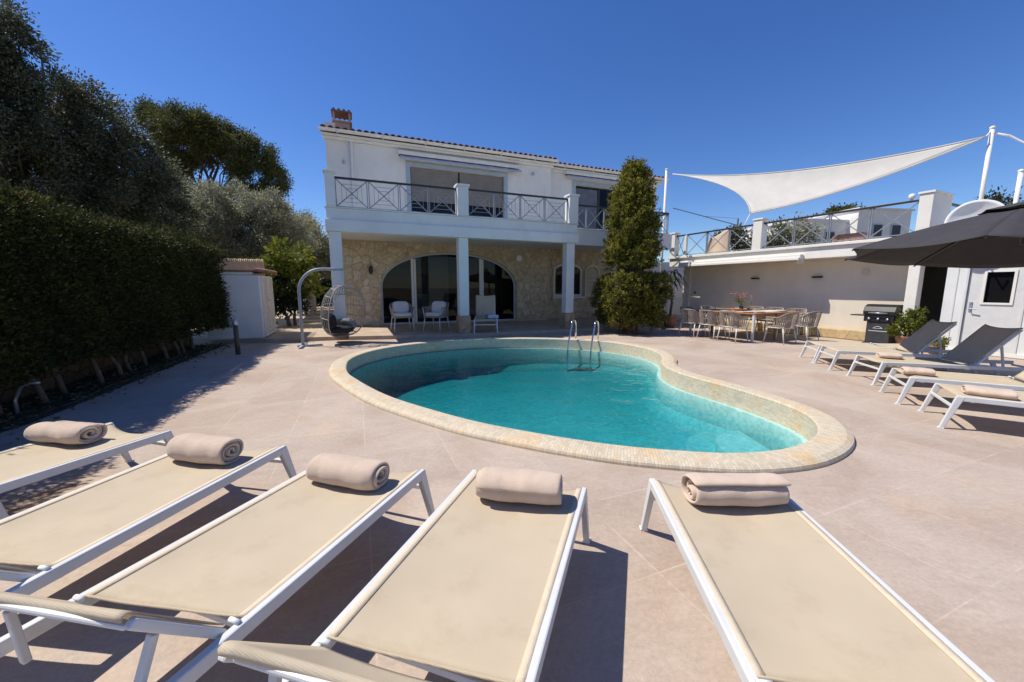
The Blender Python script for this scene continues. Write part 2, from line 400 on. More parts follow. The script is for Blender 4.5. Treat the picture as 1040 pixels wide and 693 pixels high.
def holed(mb, outer, holes, to3, thick, reveal=True):
    """flat wall with openings: outer and holes are 2D loops, to3(a, b, depth) places them; depth 0 is the visible face"""
    bm = bmesh.new(); loops = [outer] + holes; edges = []; vv = []
    for lp in loops:
        vs = [bm.verts.new((p[0], p[1], 0)) for p in lp]; vv.append(vs)
        for i in range(len(vs)): edges.append(bm.edges.new((vs[i], vs[(i+1) % len(vs)])))
    bmesh.ops.triangle_fill(bm, use_beauty=True, use_dissolve=False, edges=edges)
    bm.verts.index_update()
    pts = [(v.co.x, v.co.y) for v in bm.verts]; fs = []
    for f in bm.faces:
        ids = [v.index for v in f.verts]
        a, b, c = [Vector((*pts[i], 0)) for i in ids[:3]]
        if (b-a).cross(c-a).z < 0: ids.reverse()
        fs.append(tuple(ids))
    bm.free()
    mb.add([to3(a, b, 0) for a, b in pts], fs)
    if thick:
        mb.add([to3(a, b, thick) for a, b in pts], [tuple(reversed(f)) for f in fs])
        for lp in loops:
            n = len(lp)
            mb.add([to3(*p, 0) for p in lp] + [to3(*p, thick) for p in lp],
                   [(i, (i+1) % n, n+(i+1) % n, n+i) for i in range(n)])
    return mb
def arch_loop(x0, x1, z0, zs, zt, n=24, p=2.0):
    """loop of an arched opening"""
    c = (x0+x1)/2; w = (x1-x0)/2
    pts = [(x0, z0), (x1, z0)]
    for i in range(n+1):
        t = PI*i/n; cx = math.cos(t); sz = math.sin(t)
        pts.append((c + w*math.copysign(abs(cx)**(2/p), cx), zs + (zt-zs)*abs(sz)**(2/p)))
    return pts
def inset_loop(lp, d):
    c = Vector((sum(p[0] for p in lp)/len(lp), sum(p[1] for p in lp)/len(lp))); n = len(lp); out = []
    area = sum(lp[i][0]*lp[(i+1)%n][1]-lp[(i+1)%n][0]*lp[i][1] for i in range(n)); sg = 1 if area > 0 else -1
    for i in range(n):
        p0, p1, p2 = Vector(lp[i-1]), Vector(lp[i]), Vector(lp[(i+1)%n])
        a = (p1-p0); b = (p2-p1)
        if a.length < 1e-6: a = b
        if b.length < 1e-6: b = a
        a = a.normalized(); b = b.normalized()
        na = Vector((-a.y, a.x))*sg; nb = Vector((-b.y, b.x))*sg; m = na+nb
        m = m / max(m.dot(na), .4) if m.length > 1e-6 else na
        out.append(tuple(p1 + m*d))
    return out

# ------------------------------------------------------------------ foliage
def leaves(name, mat, parent, pos, length, width, droop=.0, outward=None, flat=0.):
    """many small folded leaf faces at the positions given (local coordinates)"""
    pos = np.asarray(pos, float); n = len(pos)
    d = RNG.normal(size=(n, 3))
    if outward is not None: d = d*.7 + np.asarray(outward)*1.2
    d[:, 2] -= droop; d[:, 2] *= (1-flat)
    d /= np.linalg.norm(d, axis=1)[:, None] + 1e-9
    s = np.cross(d, RNG.normal(size=(n, 3))); s /= np.linalg.norm(s, axis=1)[:, None] + 1e-9
    l = length*RNG.uniform(.6, 1.3, n)[:, None]; w = width*RNG.uniform(.6, 1.3, n)[:, None]
    up = np.cross(d, s)
    v = np.stack([pos, pos + d*l*.5 + s*w*.5 + up*w*.15, pos + d*l, pos + d*l*.5 - s*w*.5 + up*w*.15], 1).reshape(-1, 3)
    me = bpy.data.meshes.new(name)
    me.vertices.add(4*n); me.loops.add(4*n); me.polygons.add(n)
    me.vertices.foreach_set('co', v.astype(np.float32).ravel())
    me.loops.foreach_set('vertex_index', np.arange(4*n, dtype=np.int32))
    me.polygons.foreach_set('loop_start', np.arange(0, 4*n, 4, dtype=np.int32))
    me.polygons.foreach_set('loop_total', np.full(n, 4, dtype=np.int32))
    me.materials.append(M[mat]); me.update(calc_edges=True)
    o = bpy.data.objects.new(name, me); COL.objects.link(o)
    if parent is not None: o.parent = parent
    return o
def lump_points(lumps, per_m2, clump=.22, shell=.75):
    """points in leafy clumps spread over and inside a set of ellipsoids (cx,cy,cz,rx,ry,rz)"""
    P = []; O = []
    for (cx, cy, cz, rx, ry, rz) in lumps:
        area = 4*PI*((rx*ry)**1.6/3 + (rx*rz)**1.6/3 + (ry*rz)**1.6/3)**(1/1.6)
        nl = int(area*per_m2); k = max(6, int(area/(clump*clump*3.2)))
        u = RNG.normal(size=(k, 3)); u /= np.linalg.norm(u, axis=1)[:, None]
        rad = shell + (1-shell)*RNG.uniform(-1.2, 1.1, k)
        cc = u*rad[:, None]*[rx, ry, rz] + [cx, cy, cz]
        idx = RNG.integers(0, k, nl)
        off = RNG.normal(size=(nl, 3))*clump*.42
        P.append(cc[idx] + off); O.append(u[idx] + off/clump*.8)
    return np.concatenate(P), np.concatenate(O)
def limb(mb, a, b, r0, r1, wob=.12, n=6):
    a = Vector(a); b = Vector(b); L = (b-a).length; pts = []; rs = []
    for i in range(n+1):
        t = i/n; p = a.lerp(b, t)
        if 0 < i < n: p += Vector((random.uniform(-1,1), random.uniform(-1,1), random.uniform(-.5,.5)))*L*wob*.4
        pts.append(p); rs.append(r0 + (r1-r0)*t)
    mb.tube(pts, rs, 8); return pts
def tree(name, label, base, lumps, leafmat, bark, lsize, per_m2, trunk_r, group=None, clump=.25, fork=.45, shell=.75, core=True, droop=0., cat='tree'):
    bx, by, bz = base
    t = thing(name, label, cat, base, 0, group)
    L = [(a-bx, b-by, c-bz, d, e, f) for (a, b, c, d, e, f) in lumps]
    P, O = lump_points(L, per_m2, clump, shell)
    leaves('crown', leafmat, t, P, lsize, lsize*.5, droop, O)
    mb = MB(); zc = min(l[2] for l in L); ax = sum(l[0] for l in L)/len(L); ay = sum(l[1] for l in L)/len(L)
    f = Vector((ax*fork*.5, ay*fork*.5, max(zc*fork, .25)))
    limb(mb, (0, 0, -.1), f, trunk_r*1.15, trunk_r*.8, .1)
    for l in L:
        e = Vector((l[0], l[1], l[2]+l[5]*.2))
        pts = limb(mb, f, e, trunk_r*.55, trunk_r*.14, .18)
        for q in range(4):
            dv = Vector((random.uniform(-1,1)*l[3], random.uniform(-1,1)*l[4], random.uniform(-.4,.9)*l[5]))*.75
            limb(mb, pts[3+q % 3], e + dv, trunk_r*.16, trunk_r*.04, .15, 4)
    mb.build('trunk', bark, t, True)
    return t
def pxl(x, y, Y, r, ry=None, depth=None):     # an ellipsoid of a crown seen at x, y, distance Y, radius in picture units
    p = D(x, y, Y); k = Y/391.0
    return (p.x, p.y, p.z, r*k, (depth or r)*k, (ry or r)*k)

# ================================================================== WORLD, SUN, CAMERA
SUN_EL, SUN_AZ = R(57.5), R(173)               # sun stands at the left: direction towards it, from +X counter-clockwise
sd = Vector((math.cos(SUN_AZ)*math.cos(SUN_EL), math.sin(SUN_AZ)*math.cos(SUN_EL), math.sin(SUN_EL)))
w = bpy.data.worlds.new('World'); scene.world = w; w.use_nodes = True
nt = w.node_tree; nt.nodes.clear()
sky = nt.nodes.new('ShaderNodeTexSky'); sky.sky_type = 'NISHITA'; sky.sun_disc = False
sky.sun_elevation = SUN_EL; sky.sun_rotation = PI/2 - SUN_AZ
sky.altitude = 0; sky.air_density = 1.0; sky.dust_density = .1; sky.ozone_density = 6.0
bg = nt.nodes.new('ShaderNodeBackground'); bg.inputs[1].default_value = .100
wo = nt.nodes.new('ShaderNodeOutputWorld'); hs = nt.nodes.new('ShaderNodeHueSaturation'); hs.inputs['Saturation'].default_value = 1.2; hs.inputs['Hue'].default_value = .513; nt.links.new(sky.outputs[0], hs.inputs['Color']); nt.links.new(hs.outputs[0], bg.inputs[0]); nt.links.new(bg.outputs[0], wo.inputs[0])
ld = bpy.data.lights.new('sun', 'SUN'); ld.energy = 4.2; ld.angle = R(.53); ld.color = (1, .94, .83)
so = bpy.data.objects.new('sun', ld); COL.objects.link(so); so.rotation_euler = sd.to_track_quat('Z', 'Y').to_euler()
cd = bpy.data.cameras.new('camera'); cam = bpy.data.objects.new('camera', cd); COL.objects.link(cam)
cd.sensor_fit = 'HORIZONTAL'; cd.sensor_width = 36; cd.lens = FPX/1040*36; cd.clip_start = .02; cd.clip_end = 3000
cam.location = (0, 0, CAM_H); cam.rotation_euler = (PI/2 - PITCH, 0, 0); scene.camera = cam
vs = scene.view_settings; vs.view_transform = 'Standard'; vs.look = 'None'; vs.exposure = .43; vs.gamma = 1; vs.use_curve_mapping = False

# ================================================================== POOL
INNER = [(-2.873,6.512),(-3.08,7.2),(-3.04,7.964),(-2.767,8.624),(-2.15,9.3),(-1.033,9.925),(-0.079,10.08),(0.728,10.06),(1.438,9.93),(2.1,9.65),(2.62,9.2),(2.95,8.6),(3.05,8.0),(2.95,7.4),(2.76,6.95),(2.64,6.5),(2.65,6.0),(2.78,5.55),(2.95,5.15),(3.09,4.7),(3.17,4.3),(3.165,3.98),(3.06,3.7),(2.90,3.47),(2.67,3.27),(2.37,3.1),(2.1,3.02),(1.86,2.99),(1.6,3.0),(1.012,3.114),(0.532,3.286),(0.094,3.489),(-0.403,3.761),(-1.01,4.207),(-1.5,4.62),(-1.9,5.05),(-2.25,5.48),(-2.6,5.95)]
def smooth_loop(P, n):
    m = len(P); P = [Vector((*p, 0)) for p in P]; dense = []
    for i in range(m):
        a, b, c, d = P[i-1], P[i], P[(i+1) % m], P[(i+2) % m]
        for k in range(12):
            t = k/12
            dense.append(.5*((2*b)+(c-a)*t+(2*a-5*b+4*c-d)*t*t+(3*b-a-3*c+d)*t**3))
    for _ in range(6): dense = [(dense[i-1]+2*dense[i]+dense[(i+1) % len(dense)])/4 for i in range(len(dense))]
    L = [0]
    for i in range(len(dense)): L.append(L[-1] + (dense[(i+1) % len(dense)]-dense[i]).length)
    out = []; j = 0
    for k in range(n):
        s = L[-1]*k/n
        while L[j+1] < s: j += 1
        t = (s-L[j])/(L[j+1]-L[j]); out.append(dense[j].lerp(dense[(j+1) % len(dense)], t))
    return [(p.x, p.y) for p in out], L[-1]
POOL, PLEN = smooth_loop(INNER, 220)
NP = len(POOL)
area = sum(POOL[i][0]*POOL[(i+1) % NP][1]-POOL[(i+1) % NP][0]*POOL[i][1] for i in range(NP))
if area < 0: POOL.reverse()
def off(d):
    out = []
    for i in range(NP):
        t = Vector(POOL[(i+2) % NP]) - Vector(POOL[i-2]); t.normalize(); out.append((POOL[i][0]+t.y*d, POOL[i][1]-t.x*d))
    return out
COPW = .27
OUT = off(COPW)
pool = thing('swimming_pool', 'kidney shaped turquoise swimming pool with travertine mosaic rim', 'pool', (0, 0, 0))
mb = MB()   # coping: raised mosaic rim with rounded inner and outer edges
prof = [(.0, .02), (.0, .045), (.012, .058), (.04, .062), (.12, .064), (.16, .063), (.21, .060), (COPW-.03, .048), (COPW-.008, .038), (COPW, .02), (COPW, -.02)]
rings = [[(x, y, z) for x, y in off(d)] for d, z in prof]
for k in range(len(prof)-1):
    w0 = prof[k][0]; w1 = prof[k+1][0] + abs(prof[k+1][1]-prof[k][1])*.0
    for i in range(NP):
        j = (i+1) % NP; u0 = PLEN*i/NP; u1 = PLEN*(i+1)/NP
        mb.add([rings[k][i], rings[k+1][i], rings[k+1][j], rings[k][j]], [(0, 1, 2, 3)], [[(w0, u0), (w1, u0), (w1, u1), (w0, u1)]])
mb.build('coping', 'travertine', pool, True)
mb = MB()   # mosaic wall down to below the water line
za, zb = .02, -.20
for i in range(NP):
    j = (i+1) % NP; u0 = PLEN*i/NP; u1 = PLEN*(i+1)/NP
    mb.add([(*POOL[i], za), (*POOL[i], zb), (*POOL[j], zb), (*POOL[j], za)], [(0, 3, 2, 1)], [[(u0, za), (u1, za), (u1, zb), (u0, zb)]])
mb.build('mosaic_wall', 'travertine', pool, True)
mb = MB()   # basin: steps in and down to the floor, shallow at the right
def floor_z(x, y): return -.66 - .045*(3.2 - x)
B1 = off(-.06); B2 = off(-.30); steps = []
ringset = [[(x, y, zb) for x, y in POOL], [(x, y, zb) for x, y in B1], [(x, y, floor_z(x, y)+.16) for x, y in off(-.10)], [(x, y, floor_z(x, y)) for x, y in off(-.26)]]
for k in range(3):
    for i in range(NP):
        j = (i+1) % NP; mb.add([ringset[k][i], ringset[k+1][i], ringset[k+1][j], ringset[k][j]], [(0, 3, 2, 1)])
holed(mb, off(-.26), [], lambda a, b, d: (a, b, floor_z(a, b)), 0)
mb.build('basin', 'basin', pool, False)
mb = MB()   # entry steps in the shallow end
for (r, z) in ((.95, -.56), (.6, -.44)):
    c = Vector((3.0, 4.15)); n = 20
    pts = [(c.x - .05 + r*math.cos(PI*.5 + PI*i/n)*.9, c.y + r*math.sin(PI*.5 + PI*i/n)) for i in range(n+1)]
    m = len(pts)
    mb.add([(*p, z) for p in pts] + [(*p, -1.2) for p in pts], [tuple(range(m))] + [(i, m+i, m+i+1, i+1) for i in range(m-1)])
mb.build('step', 'basin', pool)
WZ = -.18
mb = MB(); wl = off(.03)
holed(mb, wl, [], lambda a, b, d: (a, b, WZ if d == 0 else -2.2), 1)
structure(mb.build('water', 'water'))

def handrail(loc, rz, label):
    t = thing('pool_handrail', label, 'handrail', loc, rz, 'chrome handrails of the pool ladder')
    mb = MB(); pts = [(0, .52, -.02), (0, .52, .25)]
    for i in range(9):
        a = PI*i/8; pts.append((0, .36 + .16*math.cos(a), .40 + .16*math.sin(a)))
    pts += [(0, .06, .12), (0, -.06, -.3), (0, -.07, -1.15)]
    mb.tube(pts, .021, 12); mb.build('rail', 'chrome', t, True)
    mb = MB().lathe([(.05, 0), (.05, .012), (.03, .02)], 16, (0, .52, 0)); mb.build('flange', 'chrome', t, True)
    return t
h1 = handrail((1.45, 9.72, 0), R(-30), 'left one of the two chrome pool handrails on the far pool edge')
h2 = dup(h1, (2.0, 9.50, 0), R(-30), 'right one of the two chrome pool handrails on the far pool edge')
t = thing('pool_ladder', 'chrome step ladder under water below the two handrails', 'ladder', (1.72, 9.58, 0), R(-21))
for z in (-.5, -.78, -1.06): MB().box(-.24, .24, -.05, .04, z-.012, z+.012).build('tread', 'steel', t, bevel=.006)

# ================================================================== GROUND
deck_outer = [(-6.3, -6), (16, -6), (16, 30), (-16, 30), (-16, 9.3), (-7.16, 9.3), (-5.13, 3.83), (-4.3, 1.0), (-6.3, -6)][:-1]
mb = MB(); holed(mb, deck_outer, [off(COPW-.05)], lambda a, b, d: (a, b, 0), 0)
structure(mb.build('pool_deck', 'deck'))
mb = MB(); holed(mb, [(-900, -900), (900, -900), (900, 900), (-900, 900)], [deck_outer], lambda a, b, d: (a, b, -.006), 0)
structure(mb.build('ground', 'earth'))
mb = MB(); holed(mb, [(-4.62, 1.0), (-5.13+.12, 3.83), (-7.05, 9.3), (-9.6, 9.3), (-9.6, -6), (-6.7, -6)], [], lambda a, b, d: (a, b, .004 + .02*0), 0)
structure(mb.build('soil_bed', 'soil'))

# terrace in front of and beside the house
ter = [(-9.6, 9.62), (-6.3, 9.72), (-4.8, 10.15), (-1.55, 10.66), (1.75, 12.0), (3.0, 12.55), (3.6, 13.3), (8.2, 15.1), (8.2, 24), (-14, 24), (-14, 12)]
mb = MB(); holed(mb, ter, [], lambda a, b, d: (a, b, .1 - d), .14)
structure(mb.build('terrace', 'path_stone', bevel=.012))

# ================================================================== HOUSE (local x along the facade, y away from the viewer)
HO = Vector((-1.407, 11.071, 0)); HA = R(22)
house = thing('house', 'white two storey villa with stone ground floor, arched glazing and balconies', 'house', HO, HA)
hx = lambda a, b, d: (a, 3.1 + d, b)
FL = .1
arch = arch_loop(-2.07, 2.97, FL+.004, 1.40, 2.66, 30, 2.15)
mb = MB(); holed(mb, [(-3.5, 0), (4.4, 0), (4.4, 2.95), (-3.5, 2.95)], [arch], hx, .3)
mb.build('stone_wall', 'stone_wall', house)
hx2 = lambda a, b, d: (a, 3.5 + d, b)
win2 = arch_loop(4.80, 6.22, 1.02, 2.10, 2.42, 16, 2.2)
mb = MB(); holed(mb, [(4.403, 0), (10.0, 0), (10.0, 2.95), (4.403, 2.95)], [win2], hx2, .3)
mb.build('stone_wall', 'stone_wall', house)
mb = MB(); holed(mb, [(-3.5, 2.953), (4.4, 2.953), (4.4, 6.12), (-3.5, 6.12)], [[(-.95, 3.3), (2.45, 3.3), (2.45, 5.47), (-.95, 5.47)]], hx, .3)
holed(mb, [(4.403, 2.953), (10.0, 2.953), (10.0, 6.12), (4.403, 6.12)], [[(5.75, 3.3), (8.2, 3.3), (8.2, 5.6), (5.75, 5.6)]], hx2, .3)
mb.box(-3.5, -3.2, 3.404, 11, 0, 6.6); mb.box(9.7, 10, 3.804, 11, 0, 6.6); mb.box(-3.19, 9.69, 10.7, 11, 0, 6.6)
mb.box(-3.19, 9.69, 3.85, 10.69, 2.97, 3.05)
mb.build('wall', 'white_paint', house)
# balconies
mb = MB()
mb.box(-3.46, 3.69, -.2, .12, 2.78, 3.06); mb.box(-3.46, -3.19, .123, 3.09, 2.78, 3.06)
mb.box(-3.18, 3.69, .123, 3.09, 2.95, 3.055)
mb.box(-3.43, 3.66, -.15, .06, 3.063, 3.34); mb.box(-3.43, -3.22, .063, 3.09, 3.063, 3.34)
mb.box(-3.46, 3.69, -.18, .09, 3.343, 3.37)
mb.build('balcony', 'white_trim', house, bevel=.008)
mb = MB()
mb.box(3.70, 8.05, .42, .66, 2.80, 3.30); mb.box(3.70, 8.05, .663, 3.49, 2.95, 3.055); mb.box(3.70, 8.05, .40, .68, 3.303, 3.34)
mb.box(7.85, 8.05, .683, 3.49, 3.06, 3.34)
mb.build('balcony', 'white_trim', house, bevel=.008)
for (x0, x1, zt) in ((-3.42, -3.20, 4.22), (-.15, .16, 4.20), (3.36, 3.67, 4.24)):
    mb = MB(); mb.box(x0, x1, -.17, .12, 3.373, zt-.06); mb.box(x0-.03, x1+.03, -.20, .15, zt-.057, zt); mb.build('balcony_pier', 'white_trim', house, bevel=.008)
# columns
for x in (-3.26, 0, 3.45):
    c = MB().box(x-.14, x+.14, -.14, .14, FL+.50, 2.777).build('column', 'white_trim', house, bevel=.01)
    MB().box(x-.18, x+.18, -.18, .18, FL-.02, FL+.497).build('plinth', 'stone_block', c, bevel=.03)
# railings
def panel(mb, a, b, z0, z1, nest=2, ax=0, c=0.0, th=.017):
    def P(t, z): return (a+(b-a)*t, c, z) if ax == 0 else (c, a+(b-a)*t, z)
    h = z1-z0
    mb.bar(P(0, z0), P(1, z1), th, th*1.4); mb.bar(P(1, z0), P(0, z1), th*.9, th*1.3)
    for k in range(nest):
        q = (.17, .32)[k]
        pts = [P(q, z0+h*q), P(1-q, z0+h*q), P(1-q, z1-h*q), P(q, z1-h*q)]
        for i in range(4): mb.bar(pts[i], pts[(i+1) % 4], th*.55, th*.55)
def railing(parent, x0, x1, y, z0, z1, n, nest=2, ax=0, post_mat='rail_metal', double=True):
    r = MB()
    P = (lambda t, z: (t, y, z)) if ax == 0 else (lambda t, z: (y, t, z))
    r.bar(P(x0, z1), P(x1, z1), .06, .05)
    o = r.build('handrail', 'dark_metal', parent, bevel=.006)
    lo = MB().bar(P(x0, z0+.03), P(x1, z0+.03), .02, .02); lo.build('bottom_rail', 'rail_metal', parent)
    for i in range(n+1):
        t = x0+(x1-x0)*i/n; mb = MB()
        ds = (-.022, .022) if double and 0 < i < n else ((.015,) if i == 0 else (-.015,))
        for d in ds: mb.bar(P(t+d, z0), P(t+d, z1-.026), .02, .03)
        mb.build('baluster', post_mat, parent)
    for i in range(n):
        mb = MB(); g = .035
        panel(mb, x0+(x1-x0)*i/n+g*.7*(1 if x1 > x0 else -1), x0+(x1-x0)*(i+1)/n-g*.7*(1 if x1 > x0 else -1), z0+.04, z1-.03, nest, ax, y)
        mb.build('railing_panel', 'rail_metal', parent)
railing(house, -3.20, -.15, -.03, 3.37, 4.08, 4)
railing(house, .16, 3.36, -.03, 3.37, 4.10, 4)
railing(house, 3.72, 7.95, .54, 3.34, 4.09, 6, 0)
railing(house, .60, 3.45, 7.95, 3.34, 4.09, 3, 0, ax=1)
railing(house, .15, 3.0, -3.4, 3.37, 4.08, 3, 2, ax=1)
# roof with barrel tiles and gutter
def roof(x0, x1, ye, z, yr, zr):
    mb = MB(); s = (zr-z)/(yr-ye)
    mb.add([(x0, ye, z), (x1, ye, z), (x1, yr, zr), (x0, yr, zr), (x0, ye, z-.05), (x1, ye, z-.05), (x1, yr, zr-.05), (x0, yr, zr-.05)],
           [(0,1,2,3),(4,7,6,5),(0,4,5,1),(1,5,6,2),(2,6,7,3),(3,7,4,0)])
    n = int((x1-x0)/.2); L = Vector((0, yr-ye, zr-z)); 
    for i in range(n):
        xc = x0+(x1-x0)*(i+.5)/n; o = []
        rows = 12
        for q in range(rows):
            jx = random.uniform(-.012, .012); a = Vector((xc+jx, ye-.05, z+.005)) + L*(q/rows); b = a + L*(1.06/rows)
            for p, rr, dz in ((a, .085, .022), (b, .07, 0.0)):
                pass
            vsn = []
            for p, rr, dz in ((a, .088, .03), (b, .07, .004)):
                for k in range(7):
                    t = PI*k/6; vsn.append((p.x+rr*math.cos(t), p.y, p.z+dz+rr*.8*math.sin(t)))
            vs2 = [(v[0]*.0+p0, v[1], v[2]-.018) for v, p0 in zip(vsn, [v[0] for v in vsn])]
            mb.add(vsn, [(k, k+1, 8+k, 7+k) for k in range(6)])
            mb.add([vsn[k] for k in range(7)] + [(a.x+.066*math.cos(PI*k/6), a.y, a.z+.03+.05*math.sin(PI*k/6)) for k in range(7)], [(k, 7+k, 8+k, k+1) for k in range(6)])
    return mb
r1 = roof(-3.62, 4.52, 2.86, 6.20, 7.6, 7.45).build('roof', 'terracotta', house)
r2 = roof(4.56, 10.35, 3.26, 6.20, 7.6, 7.35).build('roof', 'terracotta', house)
mb = MB(); mb.box(-3.19, 4.5, 7.55, 7.62, 5.9, 7.4)
mb.add([(-3.5, 3.4, 6.12), (-3.5, 10.9, 6.12), (-3.5, 7.6, 7.38)], [(0, 2, 1)]); mb.add([(10, 3.8, 6.12), (10, 10.9, 6.12), (10, 7.6, 7.28)], [(0, 1, 2)])
mb.add([(-3.62, 7.6, 7.45), (10.3, 7.6, 7.35), (10.3, 11.2, 6.3), (-3.62, 11.2, 6.3)], [(0, 1, 2, 3)])
mb.build('gable', 'white_paint', house)
mb = MB()
for (x0, x1, y) in ((-3.58, 4.46, 3.09), (4.47, 10.2, 3.49)):
    mb.box(x0, x1, y-.10, y-.003, 5.98, 6.06); mb.box(x0, x1, y-.17, y-.003, 6.063, 6.13)
mb.build('cornice', 'white_paint', house, bevel=.012)
for (x0, x1, y) in ((-3.66, 4.54, 2.83), (4.58, 10.38, 3.23)):
    mb = MB(); n = 8; vsn = []
    for x in (x0, x1):
        for k in range(n+1):
            t = PI + PI*k/n; vsn.append((x, y + .065*math.cos(t), 6.20 + .065*math.sin(t)))
    m = n+1; mb.add(vsn, [(k, m+k, m+k+1, k+1) for k in range(n)] + [tuple(range(m)), tuple(reversed(range(m, 2*m)))])
    mb.tube([(x0, y-.065, 6.20), (x1, y-.065, 6.20)], .012, 6)
    k = x0+.5
    while k < x1: mb.box(k, k+.035, y-.075, y+.07, 6.12, 6.212); k += 1.35
    mb.build('gutter', 'white_paint', house)
MB().box(-2.80, -2.72, 3.0, 3.06, 3.4, 6.1).build('downpipe', 'white_trim', house, bevel=.02)
mb = MB().box(-3.25, -2.75, 4.5, 5.0, 6.4, 7.05).box(-3.32, -2.68, 4.43, 5.07, 7.053, 7.1)
for (a, b) in ((-3.28, 4.47), (-2.78, 4.47), (-3.28, 4.97), (-2.78, 4.97)): mb.box(a, a+.06, b-.0, b+.06, 7.1, 7.38)
ch = mb.build('chimney', 'chimney_clay', house, bevel=.01)
MB().box(-3.20, -2.80, 4.55, 4.95, 7.103, 7.11).build('flue', 'black_plastic', ch)
mb = MB().box(-3.33, -2.67, 4.42, 5.08, 7.383, 7.41)
for i in range(4):
    for y in (4.42, 5.08): mb.tube([(-3.24+.16*i, y-.03, 7.41), (-3.24+.16*i, y+.03, 7.41)], .05, 8)
mb.build('chimney_cap', 'cap_tile', ch)
# big arched glazing and the room behind
af = arch; ai = inset_loop(af, .07)
mb = MB(); holed(mb, inset_loop(af, .004), [ai], lambda a, b, d: (a, 3.22 + d, b), .07)
fr = mb.build('arched_window', 'grey_frame', house)
def arch_z(x):
    c, wd = (.45), 2.45; t = min(1, abs(x-c)/wd); return 1.40 + 1.19*(max(0, 1 - t**2.15))**(1/2.15)
for x in (-.93, 1.58): MB().box(x-.09, x-.005, 3.20, 3.28, FL+.08, arch_z(x)-.01).box(x+.005, x+.075, 3.21, 3.29, FL+.08, arch_z(x+.05)-.03).build('mullion', 'white_trim', fr, bevel=.006)
mb = MB(); holed(mb, inset_loop(af, .06), [], lambda a, b, d: (a, 3.255, b), 0); mb.build('pane', 'glass', fr)
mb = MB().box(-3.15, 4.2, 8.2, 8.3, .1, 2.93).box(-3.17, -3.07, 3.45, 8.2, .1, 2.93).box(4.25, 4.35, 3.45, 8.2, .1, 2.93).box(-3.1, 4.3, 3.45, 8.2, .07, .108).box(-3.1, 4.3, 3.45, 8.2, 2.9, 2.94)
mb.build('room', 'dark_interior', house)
MB().box(-.75, .75, 5.2, 5.3, .11, 2.89).build('partition', surf('grey_plaster', (.22, .22, .215), (.26, .26, .25), 2, .8, .05), house)
pf = MB().box(-.62, -.12, 5.16, 5.197, 1.15, 1.95).build('framed_picture', 'dark_metal', None, bevel=.01); pf.location = HO; pf.rotation_euler = (0, 0, HA); tag(pf, 'dark framed picture on the grey wall behind the arched glazing', 'picture')
# arched side window
fr = MB(); holed(fr, inset_loop(win2, .004), [inset_loop(win2, .10)], lambda a, b, d: (a, 3.54 + d, b), .07)
fr.box(5.42, 5.60, 3.535, 3.615, 1.1, 2.36)
fr = fr.build('arched_window', 'white_trim', house)
mb = MB(); holed(mb, inset_loop(win2, .09), [], lambda a, b, d: (a, 3.58, b), 0); mb.build('pane', 'glass', fr)
MB().box(4.72, 6.32, 3.38, 3.49, .95, 1.018).build('window_sill', 'white_trim', fr, bevel=.01)
mb = MB(); holed(mb, arch_loop(6.30, 7.02, 1.02, 2.02, 2.38, 14), [arch_loop(6.36, 6.96, 1.10, 1.62, 1.66, 6), arch_loop(6.36, 6.96, 1.72, 2.02, 2.30, 10)], lambda a, b, d: (a, 3.43 + d, b), .05)
for i in range(9): mb.box(6.37, 6.95, 3.44, 3.47, 1.11+.057*i, 1.145+.057*i)
for i in range(8): mb.box(6.40+.02*max(0, i-4), 6.92-.02*max(0, i-4), 3.44, 3.47, 1.74+.057*i, 1.775+.057*i)
mb.build('shutter', 'cream_shutter', house, bevel=.004)
# upper windows with roller blinds
def upper_window(x0, x1, z0, z1, y, blind_z, mats='bluish_frame'):
    mb = MB(); o = [(x0, z0), (x1, z0), (x1, z1), (x0, z1)]
    holed(mb, [(x0-.13, z0-.002), (x1+.13, z0-.002), (x1+.13, z1+.13), (x0-.13, z1+.13)], [inset_loop(o, .003)], lambda a, b, d: (a, y-.035 + d, b), .032)
    f = mb.build('upper_window', mats, house, bevel=.006)
    xm = (x0+x1)/2
    mb = MB()
    for a, b in ((x0+.004, xm-.002), (xm+.002, x1-.004)):
        holed(mb, [(a, z0), (b, z0), (b, z1-.003), (a, z1-.003)], [[(a+.05, z0+.05), (b-.05, z0+.05), (b-.05, z1-.05), (a+.05, z1-.05)]], lambda p, q, d: (p, y+.12+d, q), .05)
    mb.build('sash', 'dark_metal', f)
    MB().add([(x0, y+.15, z0), (x1, y+.15, z0), (x1, y+.15, z1), (x0, y+.15, z1)], [(0, 1, 2, 3)]).build('pane', 'glass', f)
    if blind_z:
        for a, b in ((x0+.03, xm-.03), (xm+.03, x1-.03)):
            mb = MB(); z = blind_z
            while z < z1-.02: mb.box(a, b, y+.06, y+.075, z, min(z+.052, z1-.01)); z += .056
            mb.build('roller_blind', 'shutter', f)
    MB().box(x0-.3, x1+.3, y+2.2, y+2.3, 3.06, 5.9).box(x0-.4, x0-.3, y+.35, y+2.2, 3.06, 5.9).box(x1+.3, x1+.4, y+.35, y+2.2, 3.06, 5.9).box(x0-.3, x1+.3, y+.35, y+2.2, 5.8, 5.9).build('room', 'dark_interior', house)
upper_window(-.95, 2.45, 3.3, 5.47, 3.1, 4.36)
upper_window(5.75, 8.2, 3.3, 5.6, 3.5, 0)
MB().box(5.80, 6.9, 3.62, 3.63, 3.36, 5.5).build('curtain', surf('curtain_cloth', (.10, .11, .14), (.16, .17, .20), 3, .9, .2, 30), house)
